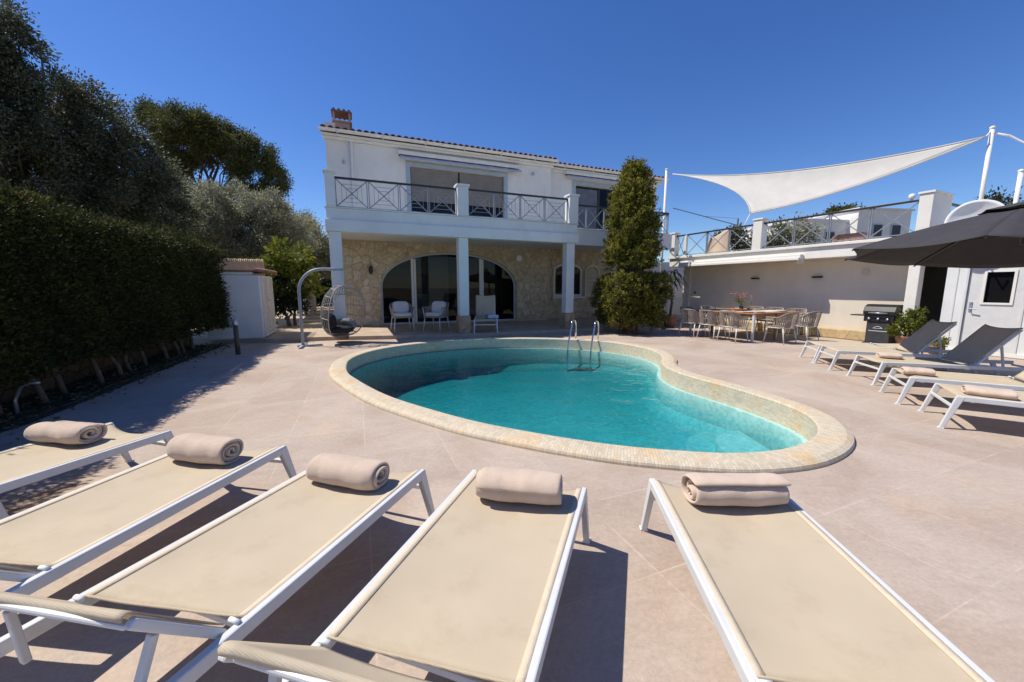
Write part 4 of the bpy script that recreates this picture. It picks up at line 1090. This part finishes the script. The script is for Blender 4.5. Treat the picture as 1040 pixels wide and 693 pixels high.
p = G(408, 337, .1); make_chair('cushioned rope armchair under the arch, the left one nearer the egg chair', (p.x, p.y+.1, .1), R(28), True, 'cushioned armchairs on the porch', 'armchair', 'armchair').scale = (1.12, 1.12, 1.08)
p = G(443, 336.5, .1); make_chair('cushioned rope armchair beside the middle column on the porch', (p.x, p.y+.1, .1), R(-22), True, 'cushioned armchairs on the porch', 'armchair', 'armchair').scale = (1.12, 1.12, 1.08)

# ================================================================== EGG CHAIR
eg = thing('egg_chair', 'hanging egg chair with open wicker basket on a curved grey stand', 'hanging chair', (-5.02, 9.08, 0), R(20))
mb = MB(); pts = [(0, 0, .03), (0, 0, .6), (0, 0, 1.28)]
for i in range(1, 11):
    a = PI - PI*.5*i/10; pts.append((.52 + .52*math.cos(a), 0, 1.30 + .54*math.sin(a)))
pts += [(.75, 0, 1.84), (.98, 0, 1.835)]
mb.tube(pts, .034, 14); mb.build('stand', 'stand_grey', eg, True)
mb = MB(); mb.bar((-.12, -.0, .022), (.42, .0, .022), .09, .035); mb.bar((0, -.42, .022), (0, .42, .022), .07, .035); mb.build('base', 'stand_grey', eg, True)
mb = MB()
for i in range(12):
    z = 1.81 - i*.028; mb.tube([(.95 + .012*math.cos(2*PI*k/8)*(1 if i % 2 else 0), .012*math.cos(2*PI*k/8)*(0 if i % 2 else 1), z+.018*math.sin(2*PI*k/8)) for k in range(8)], .004, 5, closed=True)
mb.build('chain', 'steel', eg)
bk = MB(); ROT = Matrix.Translation((.95, 0, .82)) @ Matrix.Rotation(R(-42), 4, 'Z') @ Matrix.Rotation(R(8), 4, 'Y')
def egg(a, t, dep=1):    # t from top 0 to bottom 1, a 0..pi round the back; x axis is the open side
    z = .62*math.cos(PI*t); wv = .58*math.sin(PI*t)**.62*(1 + .18*(t-.5)); 
    return ROT @ Vector((-wv*math.sin(a)*1.05*dep + .12*math.sin(PI*t), wv*math.cos(a), z))
rim = [egg(0, .02+.96*i/30) for i in range(31)] + [egg(PI, .98-.96*i/30) for i in range(31)]
bk.tube(rim, .015, 8, closed=True)
for k in range(1, 24):
    a = PI*k/24; bk.tube([egg(a, .02+.96*i/18) for i in range(19)], .0065, 5, cap=False)
for t_ in (.16, .3, .44, .58, .72, .84): bk.tube([egg(PI*i/24, t_) for i in range(25)], .011, 6, cap=False)
bk.build('basket', surf('wicker', (.30, .28, .25), (.40, .38, .34), 20, .7, .3, 160), eg, True)
q = ROT @ Vector((-.12, .0, -.47))
MB().ball((q.x, q.y, q.z), .33, .28, .09, 18, 10, .7).build('seat_cushion', 'cushion_black', eg, True)
q = ROT @ Vector((-.20, -.26, -.26)); b = MB().ball((0, 0, 0), .19, .09, .21, 18, 10, .8).build('back_cushion', 'cushion_black', eg, True); b.location = q; b.rotation_euler = (0, R(-10), R(-30))
q = ROT @ Vector((-.05, .22, -.33)); b = tag(MB().ball((0, 0, 0), .20, .09, .15, 18, 10, .7).build('pillow', 'cushion_grey', None, True), 'grey patterned pillow lying in the egg chair', 'pillow'); b.location = Matrix.Translation((-5.02, 9.08, 0)) @ Matrix.Rotation(R(20), 4, 'Z') @ q; b.rotation_euler = (R(30), R(5), R(-15))

# ================================================================== LEFT SIDE
hd = Vector((-.334, .943, 0)).normalized(); HANG = math.atan2(hd.y, hd.x); H0 = Vector((-5.13, 3.83, 0)) - hd*3.6
HL = 9.6
hedge = thing('hedge', 'tall dark clipped cypress hedge along the left side of the deck', 'hedge', H0, HANG)
NH = 120000
u = RNG.uniform(0, HL, NH); side = RNG.uniform(0, 1, NH)
pos = np.zeros((NH, 3)); out = np.zeros((NH, 3))
def wob(a, b, s=0): return .05*np.sin(a*1.7+s) + .045*np.sin(a*4.3+b*3+s) + .035*np.sin(b*6.1+a*1.7) + .03*np.sin(a*13+b*9) + .03*np.sin(a*23-b*17)
zb_ = .42; zt_ = 2.30
for i, (lo, hi) in enumerate(((0, .62), (.62, .86), (.86, .94), (.94, 1.0))):
    mk = (side >= lo) & (side < hi); n = mk.sum(); uu = u[mk]; dep = RNG.normal(size=n)*.055
    if i == 0:
        z = zb_ + (zt_-zb_)*RNG.uniform(0, 1, n)**.9; zlow = zb_ + .10*np.sin(uu*3.1) + .06*np.sin(uu*8); z = np.maximum(z, zlow)
        pos[mk] = np.stack([uu, wob(uu, z)+dep, z], 1); out[mk] = [0, -1, .15]
    elif i == 1:
        y = RNG.uniform(0, 1.1, n); pos[mk] = np.stack([uu, y, zt_ + wob(uu, y*2, 1.3)*.5 - dep + .05], 1); out[mk] = [0, -.1, 1]
    elif i == 2:
        z = RNG.uniform(zb_, zt_, n); y = RNG.uniform(0, 1.1, n); pos[mk] = np.stack([HL + wob(y*2, z) - dep, y, z], 1); out[mk] = [1, 0, .1]
    else:
        z = RNG.uniform(zb_, zt_, n); pos[mk] = np.stack([uu, 1.1 + wob(uu, z, 2), z], 1); out[mk] = [0, 1, .1]
leaves('foliage', 'leaf_hedge', hedge, pos, .056, .023, -.2, out)
ng = 15000; uu = RNG.uniform(0, HL, ng); yy = np.abs(RNG.normal(size=ng))*.38; mk = (np.sin(uu*4.7)+np.sin(uu*9.1+yy*7)+np.sin(uu*1.9+2)) > .2; uu = uu[mk]; yy = yy[mk]
leaves('lit_top', 'leaf_lit_top', hedge, np.stack([uu, yy-.03, zt_ + .06 + wob(uu, yy*2, 1.3)*.5 - .10*RNG.uniform(0, 1, len(uu))**2], 1), .06, .022, -.6, np.tile([0, -.5, 1.], (len(uu), 1)))  # top layer of leaves painted as if sunlit
MB().box(.15, HL-.12, .13, 1.0, zb_+.12, zt_-.10).build('dark_core', surf('hedge_shade_core', (.012, .014, .006), (.025, .028, .012), 8, .95, .5, 30), hedge)  # solid core added behind the leaves, inner shade put into its dark colour
for i in range(19):
    x = .3 + i*.47 + random.uniform(-.1, .1); mb = MB(); limb(mb, (x, .35+random.uniform(-.06, .06), -.02), (x+random.uniform(-.1, .1), .5, .75), .035, .025, .1, 4); mb.build('trunk', 'bark', hedge, True)
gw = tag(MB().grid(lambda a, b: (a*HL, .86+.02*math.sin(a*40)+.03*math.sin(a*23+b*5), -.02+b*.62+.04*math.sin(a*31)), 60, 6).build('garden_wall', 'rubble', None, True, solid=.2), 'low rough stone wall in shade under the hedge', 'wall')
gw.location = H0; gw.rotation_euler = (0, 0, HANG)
mb = MB(); mb.tube([(0, 0, 0), (-.03, .02, .15), (.02, .05, .30), (.10, .08, .34), (.16, .12, .33)], .017, 8)
hp = tag(mb.build('water_pipe', 'steel', None, True), 'bent grey pipe standing in the soil below the hedge', 'pipe'); q = G(18, 421); hp.location = (q.x, q.y, 0)
hs = tag(MB().tube([(H0+hd*(2.2+i*.35)+Vector((hd.y, -hd.x, 0))*(-.02+.05*math.sin(i*1.3)) + Vector((0, 0, .014))) for i in range(20)], .011, 6).build('garden_hose', 'black_plastic', None, True), 'thin black irrigation hose along the deck edge below the hedge', 'hose')
P = np.stack([RNG.uniform(1.2, HL, 2600), RNG.normal(.25, .22, 2600), RNG.uniform(.006, .03, 2600)], 1)
lf = leaves('leaf_litter', 'leaf_oak', None, P, .06, .03, 0, None, .8); lf.location = H0; lf.rotation_euler = (0, 0, HANG); structure(lf, 'stuff')

q = G(242, 360); bo = thing('bollard_light', 'dark bollard light with white head on the deck near the shed', 'bollard light', (q.x, q.y, 0))
MB().tube([(0, 0, 0), (0, 0, .62)], .045, 14).build('post', surf('bollard_wood', (.07, .06, .05), (.12, .10, .08), 12, .6, .1), bo, True)
MB().lathe([(.05, 0), (.055, .02), (.055, .13), (.03, .15), (.004, .155)], 16, (0, 0, .62)).build('head', 'steel', bo, True)

us = thing('utility_shed', 'small whitewashed shed with louvred door beside the hedge', 'shed', (-6.435, 9.86, .1), HA)
mb = MB(); mb.box(-1.2, 0, 0, 1.5, 0, 1.62).box(-1.2, -.16, 0, .25, 1.623, 1.70).build('wall', 'white_trim', us, bevel=.03)
ud = MB(); holed(ud, [(.1, .04), (1.35, .04), (1.35, 1.6), (.1, 1.6)], [[(.16, .1), (.69, .1), (.69, 1.54), (.16, 1.54)], [(.76, .1), (1.29, .1), (1.29, 1.54), (.76, 1.54)]], lambda a, b, d: (.045-d, a, b), .04)
for i in range(24): ud.box(.012, .03, .165, .685, .11+.06*i, .15+.06*i).box(.012, .03, .765, 1.285, .11+.06*i, .15+.06*i)
ud = ud.build('louvred_door', 'white_paint', us); MB().tube([(.05, .70, .95), (.10, .70, .95), (.10, .62, .95)], .01, 6).build('handle', 'steel', ud)
mb = MB().box(-1.3, .02, -.05, 1.6, 1.705, 1.74)
for i in range(7): mb.tube([(-.1, .1+.22*i, 1.75), (.16, .1+.22*i, 1.72)], .05, 8)
mb.build('roof', 'terracotta', us)
MB().tube([(-.82, -.003, 1.22), (-.82, -.08, 1.24)], .02, 8).tube([(-.82, -.07, 1.24), (-.74, -.11, 1.21)], .028, 10).build('spotlight', 'steel', us, True)
rs = tag(MB().grid(lambda a, b: (-2.2+2.0*a, 1.75+.008*math.sin(a*260), 1.3+.82*b+.006*math.sin(a*90)), 200, 2).build('reed_screen', 'reed', None, True, solid=.02), 'golden reed screen standing behind the white shed', 'screen'); rs.location = (-6.435, 9.86, .1); rs.rotation_euler = (0, 0, HA)
q = D(317, 300, 15.5); tag(MB().box(-.11, .11, -.09, .09, 0, 1.5, None).build('gate_post', 'post_wood', None, bevel=.02), 'weathered wooden gate post beside the path left of the house', 'post').location = (q.x, q.y, .1)
mb = MB()
for i in range(5): mb.box(-.9, .8, i*.75, i*.75+.72, .0, .06+.09*i)
ps = structure(mb.build('path_steps', 'path_stone', None, bevel=.02)); ps.location = (-7.0, 14.6, .1); ps.rotation_euler = (0, 0, R(24))

# trees on the left
oak_l = [pxl(*a) for a in ((-60, 50, 9, 58), (0, 32, 9.2, 26), (-20, 115, 9, 58), (52, 108, 10, 40), (96, 140, 11, 40), (20, 170, 9.5, 60), (85, 195, 10.5, 52), (130, 180, 11.5, 40), (150, 215, 12, 40))]
tree('oak_tree', 'big dark holm oak rising behind the hedge at the left edge', (-11.8, 9.6, 0), oak_l, 'leaf_oak', 'bark', .075, 1150, .3, None, .30, .3, .72)
ol = [pxl(*a) for a in ((175, 215, 15, 38), (215, 222, 15, 42), (258, 228, 15.5, 38), (292, 238, 16, 30), (140, 225, 14.5, 36), (235, 255, 15, 40), (190, 250, 15, 36))]
tree('olive_tree', 'silvery grey olive tree behind the hedge and white shed', (-10.6, 15.2, 0), ol, 'leaf_olive', 'bark', .085, 900, .25, None, .30, .3, .75)
ol2 = [pxl(*a) for a in ((312, 246, 19, 28), (325, 262, 19, 24), (300, 268, 19, 26))]
tree('olive_tree', 'smaller grey green olive tree close to the left house corner', (-10.2, 19.2, 0), ol2, 'leaf_olive', 'bark', .095, 750, .2, None, .32, .3, .75)
pn = [pxl(*a) for a in ((155, 122, 25, 16, 11), (186, 128, 24.4, 22, 14), (180, 152, 25, 22, 15), (214, 136, 25, 20, 13), (238, 150, 25.4, 19, 13), (262, 163, 26, 17, 12), (279, 181, 26, 12, 11), (212, 158, 25.5, 16, 8), (176, 175, 25, 14, 10), (254, 190, 26, 12, 7), (242, 172, 25.4, 13, 7), (272, 199, 26, 6, 5))]
tree('pine_tree', 'umbrella pine with flat dark crown against the sky at left', (-19.5, 25.5, 0), [(a, b, c, d*.98, e*.98, f*.95) for a, b, c, d, e, f in pn], 'leaf_pine', 'dark_bark', .13, 800, .26, None, .55, .62, .85)
sh = [pxl(*a) for a in ((292, 262, 13.2, 17), (283, 282, 13, 18), (306, 284, 13.4, 16))]
tree('loquat_shrub', 'bright green broad leaved shrub behind the white shed', (-7.5, 13.2, 0), sh, 'leaf_bright', 'bark', .20, 170, .06, None, .22, .3, .8, cat='shrub')
dk = [pxl(*a) for a in ((283, 305, 12.9, 17), (298, 306, 13, 14), (275, 290, 13.2, 18))]
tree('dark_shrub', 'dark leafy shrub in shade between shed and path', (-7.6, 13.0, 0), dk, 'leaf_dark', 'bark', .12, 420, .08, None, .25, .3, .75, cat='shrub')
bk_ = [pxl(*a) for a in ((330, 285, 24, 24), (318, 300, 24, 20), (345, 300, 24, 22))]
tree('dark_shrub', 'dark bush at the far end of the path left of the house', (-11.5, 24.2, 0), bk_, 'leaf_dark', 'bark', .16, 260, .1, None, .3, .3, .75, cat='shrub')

# ================================================================== TOPIARY, POTS, BARBECUE
cy = thing('topiary_cypress', 'tall clipped golden cypress topiary with square base beside the porch', 'topiary', (3.66, 12.0, 0), R(12))
def spray_leaves(base, dirs, per, L, lsize, name, mat, parent):
    """feathery sprays: each a tapering tuft of small scale leaves along its own axis"""
    n = len(base); d = dirs/np.linalg.norm(dirs, axis=1)[:, None]
    ln = L*RNG.uniform(.5, 1.35, n); f = RNG.uniform(0, 1, (n, per))
    P = base[:, None, :] + d[:, None, :]*(ln[:, None]*f)[:, :, None] + RNG.normal(size=(n, per, 3))*(.055*(1-.75*f))[:, :, None]
    O = d[:, None, :]*.9 + RNG.normal(size=(n, per, 3))*.3
    return leaves(name, mat, parent, P.reshape(-1, 3), lsize, lsize*.42, 0, O.reshape(-1, 3))
NB = 800; f = RNG.choice([0, 1, 2, 3, 4], NB, p=[.2, .2, .24, .16, .2]); pp = RNG.uniform(-1, 1, (NB, 3)); oo = np.zeros((NB, 3))
for k, (ax, sg) in enumerate(((0, 1), (0, -1), (1, -1), (1, 1), (2, 1))):
    mk = f == k; pp[mk, ax] = sg; oo[mk, ax] = sg
bumpy = (1 + .05*np.sin(pp[:, 0]*5+pp[:, 2]*4) + .05*np.sin(pp[:, 1]*7+pp[:, 2]*6+1))*(1 - .12*np.clip(-pp[:, 2], 0, 1))
B1_ = np.stack([pp[:, 0]*.76*bumpy, pp[:, 1]*.76*bumpy, .96 + pp[:, 2]*.70], 1)
NC = 1150; t_ = RNG.uniform(0, 1, NC)**.85; an = RNG.uniform(0, 2*PI, NC)
rad = np.interp(t_, [0, .06, .15, .4, .62, .8, .93, 1.0], [.42, .56, .57, .50, .38, .26, .12, .0])
rad = rad*(1 + .16*np.sin(an*3+t_*9) + .15*np.sin(an*5-t_*17) + .06*RNG.normal(size=NC))
B2_ = np.stack([rad*np.cos(an), rad*np.sin(an), 1.90 + t_*3.0], 1)
D1_ = oo*.9 + np.array([0, 0, .25]) + RNG.normal(size=(NB, 3))*.35
D2_ = np.stack([np.cos(an)*.8, np.sin(an)*.8, .75+0*an], 1) + RNG.normal(size=(NC, 3))*.3
spray_leaves(B1_, D1_, 40, .17, .075, 'foliage', 'leaf_cypress', cy)
spray_leaves(B2_, D2_, 40, .30, .08, 'foliage', 'leaf_cypress', cy)
core = MB().box(-.6, .6, -.6, .6, .36, 1.6); core.lathe([(.30, 0), (.42, .4), (.38, 1.5), (.22, 2.4), (.03, 2.9)], 16, (0, 0, 1.6)); core.build('dark_core', surf('topiary_shade_core', (.03, .024, .012), (.06, .045, .022), 8, .95, .5, 30), cy)  # solid core, coloured dark for the shade in gaps between sprays
mb = MB()
for i in range(8): limb(mb, (random.uniform(-.3, .3), random.uniform(-.3, .3), -.02), (random.uniform(-.8, .8), random.uniform(-.8, .8), .55), .05, .03, .1, 4)
mb.build('trunk', surf('red_bark', (.16, .075, .035), (.26, .13, .06), 9, .9, .6, 24), cy, True)

ag = thing('potted_plant', 'tall drooping dark plant in a pot in the passage beside the topiary', 'plant', (5.62, 13.6, 0))
MB().lathe([(.16, 0), (.24, .36), (.26, .42), (.22, .42), (.2, .36)], 20).build('pot', 'terracotta', ag, True)
mb = MB(); limb(mb, (0, 0, .35), (.05, 0, 1.7), .05, .035, .06, 5); mb.build('stem', 'bark', ag, True)
mb = MB()
for i in range(46):
    a = random.uniform(0, 2*PI); L = random.uniform(.35, .62); z0 = random.uniform(1.5, 2.0); u_ = random.uniform(.1, .5)
    dx, dy = math.cos(a), math.sin(a); prev = None; pts = []
    for k in range(6):
        s = k/5; pts.append((Vector((.05+dx*L*s, dy*L*s, z0 + u_*s - .9*s*s*L*1.3)), .035*math.sin(PI*(.12+.86*s))))
    vsn = []
    for p_, w_ in pts: vsn += [p_+Vector((-dy*w_, dx*w_, 0)), p_+Vector((dy*w_, -dx*w_, 0))]
    mb.add(vsn, [(2*k, 2*k+1, 2*k+3, 2*k+2) for k in range(5)])
mb.build('leaves', 'leaf_dark', ag)
gt = thing('garden_gate', 'small white metal gate in the passage between house and annexe', 'gate', (6.55, 15.3, 0), R(10))
mb = MB().box(-.45, -.40, -.02, .02, 0, 1.1).box(.40, .45, -.02, .02, 0, 1.1); mb.build('gate_post', 'white_paint', gt)
mb = MB().box(-.4, .4, -.015, .015, .1, .14).box(-.4, .4, -.015, .015, .98, 1.02)
for i in range(9): mb.box(-.37+.09*i, -.35+.09*i, -.01, .01, .14, .98)
mb.build('gate_leaf', 'white_paint', gt)
tag(MB().box(-1.6, 1.6, 0, .2, 0, 2.6).build('boundary_wall', 'white_paint', None, bevel=.02), 'white wall closing the passage behind the little gate', 'wall').location = (7.6, 18.5, 0)

bq = thing('barbecue', 'black gas barbecue with closed lid against the sunlit wall', 'barbecue', (9.12, 9.38, 0), R(205)+PI/2); bq.scale = (.88, .88, .92)
# local -y is the front
MB().box(-.26, .26, -.22, .22, .06, .62).build('cabinet', surf('cabinet_grey', (.035, .037, .042), (.05, .052, .058), 8, .45, .03, 90), bq, bevel=.012)
MB().box(-.30, .30, -.26, .26, .03, .06).build('base_shelf', 'black_plastic', bq, bevel=.01)
MB().box(-.33, .33, -.25, .25, .623, .80).build('firebox', 'black_plastic', bq, bevel=.015)
mb = MB(); prof = [(-.27, .803), (-.28, .90), (-.22, 1.02), (-.10, 1.08), (.10, 1.08), (.22, 1.02), (.25, .90), (.25, .803)]; m = len(prof)
mb.add([(-.35, a, b) for a, b in prof] + [(.35, a, b) for a, b in prof], [tuple(range(m)), tuple(reversed(range(m, 2*m)))] + [(i, m+i, m+(i+1) % m, (i+1) % m) for i in range(m)])
lid = mb.build('lid', 'black_plastic', bq, bevel=.015)
MB().tube([(-.2, -.28, .86), (-.2, -.33, .86), (.2, -.33, .86), (.2, -.28, .86)], .012, 8).build('handle', 'steel', lid, True)
MB().box(-.66, -.34, -.22, .2, .76, .79).build('side_shelf', 'black_plastic', bq, bevel=.008)
MB().box(.34, .62, -.22, .2, .76, .79).build('side_shelf', 'black_plastic', bq, bevel=.008)
for x in (-.2, 0, .2): MB().tube([(x, -.25, .70), (x, -.285, .70)], .028, 14).build('knob', 'steel', bq, True)
mb = MB().box(-.20, .20, -.226, -.221, .37, .385); mb.tube([(-.10+.2*i/14, -.224, .45+.05*math.sin(PI*i/14)) for i in range(15)], .006, 6).box(-.10, .10, -.228, -.222, .445, .455)
mb.build('badge', 'frame_paint', bq)
for x in (-.24, .24): MB().tube([(x, .02, .035), (x+.03, .02, .035)], .035, 12).build('wheel', 'black_plastic', bq, True)

sp_ = [(9.1, 8.72, .62, .20, .2, .28), (9.04, 8.82, .42, .2, .2, .2), (9.2, 8.66, .82, .12, .12, .2)]
tp = tree('potted_shrub', 'green feathery shrub in a terracotta pot beside the barbecue', (9.1, 8.74, 0), sp_, 'leaf_bright', 'bark', .075, 900, .025, None, .10, .3, .7, cat='shrub')
MB().lathe([(.13, 0), (.19, .26), (.21, .3), (.18, .3), (.16, .26)], 18).build('pot', 'terracotta', tp, True)
sp_ = [(8.98, 7.98, .28, .16, .14, .14)]
tp = tree('potted_shrub', 'small yellow green plant at the foot of the dark doorway', (8.98, 8.0, 0), sp_, 'leaf_bright', 'bark', .07, 900, .02, None, .08, .3, .7, cat='plant')
MB().lathe([(.09, 0), (.12, .16), (.13, .18), (.1, .18)], 16).build('pot', 'terracotta', tp, True)

# ================================================================== BEYOND THE ROOF TERRACE
def WP(x, y, z): return Wm @ Vector((x, y, z))
pt = thing('planter', 'terracotta planter on the roof terrace behind the railing', 'planter', WP(.15, .1, 2.58), WA)
MB().box(-.35, .35, -.14, .14, 0, .24).build('trough', 'terracotta', pt, bevel=.015)
nhp = D(842, 240, 24); nh = thing('neighbour_house', 'white flat roofed house beyond the roof terrace', 'house', (nhp.x, nhp.y, 0), R(8))
nw = MB().box(-2.4, 2.6, 0, 6, 0, 5.35).box(1.2, 4.9, -.6, 5, 0, 6.0).build('wall', 'white_paint', nh)
MB().box(-2.5, 2.7, -.1, 6.1, 5.353, 5.5).box(1.1, 5.0, -.7, 5.1, 6.003, 6.12).build('roof', 'white_trim', nh)
for (x, y, z) in ((.0, -.03, 4.4), (2.6, -.63, 4.8), (3.9, -.63, 4.8)):
    f = MB().box(x-.35, x+.35, y-.02, y+.02, z-.4, z+.4).build('window', 'grey_frame', nh); MB().box(x-.29, x+.29, y-.03, y-.021, z-.34, z+.34).build('pane', 'black_plastic', f)
def bush(label, items, Y, mat, lsize, name='garden_tree'):
    L = [pxl(*a) for a in items]; c = L[0]; tree(name, label, (c[0], c[1], 0), L, mat, 'bark', lsize, 170, .12, 'trees beyond the roof terrace', .4, .4, .75)
bush('round dark pine crown above the terrace railing near the big pillar', ((857, 217, 34, 12, 8), (868, 220, 34, 8, 6), (848, 221, 34, 7, 5)), 34, 'leaf_pine', .25)
bush('grey green tree behind the middle of the terrace railing', ((806, 236, 19, 13), (794, 240, 19, 10), (818, 242, 19, 10)), 19, 'leaf_olive', .16)
bush('low green tree just right of the middle terrace pillar', ((786, 242, 18, 10), (796, 247, 18, 10), (780, 250, 18, 9)), 18, 'leaf_oak', .16)
bush('dark tree behind the left half of the terrace railing', ((735, 250, 21, 12), (752, 246, 21, 13), (765, 252, 21, 10)), 21, 'leaf_oak', .18)
bush('tree crown at the right picture edge behind the satellite dish', ((1018, 207, 16, 14, 8), (1003, 209, 16, 9, 6)), 16, 'leaf_dark', .14)
bush('small round tree far behind the white neighbour house', ((826, 229, 40, 8, 6), (815, 231, 40, 7, 6)), 40, 'leaf_oak', .3)
q0, q1 = D(683, 217, 90), D(749, 229, 90)
cr = thing('tower_crane', 'distant thin construction crane under the shade sail', 'crane', (q1.x, q1.y, 0))
MB().bar((0, 0, 0), (0, 0, q1.z+1.5), .3, .3).build('mast', 'rail_metal', cr)
d_ = q0-q1; mb = MB(); mb.bar((-0, 0, q1.z), (d_.x, d_.y, q0.z+1.2), .14, .16); mb.bar((0, 0, q1.z+1.5), (d_.x*.5, d_.y*.5, (q0.z+q1.z)/2+.7), .06, .06); mb.build('jib', 'rail_metal', cr)
sc_ = thing('wind_screen', 'beige cloth screen behind the left terrace railing', 'screen', WP(4.4, -.2, 2.58), WA)
MB().grid(lambda a, b: (-.55+1.0*a-.25*b*a, .05*math.sin(a*6), .05+.85*b-.25*a*b), 12, 8).build('cloth', surf('beige_cloth', (.50, .38, .28), (.56, .43, .32), 4, .9, .2, 200), sc_, True, solid=.01)
MB().tube([(-.55, 0, 0), (-.55, 0, .92)], .02, 8).tube([(.45, 0, 0), (.2, 0, .7)], .02, 8).build('pole', 'post_wood', sc_)
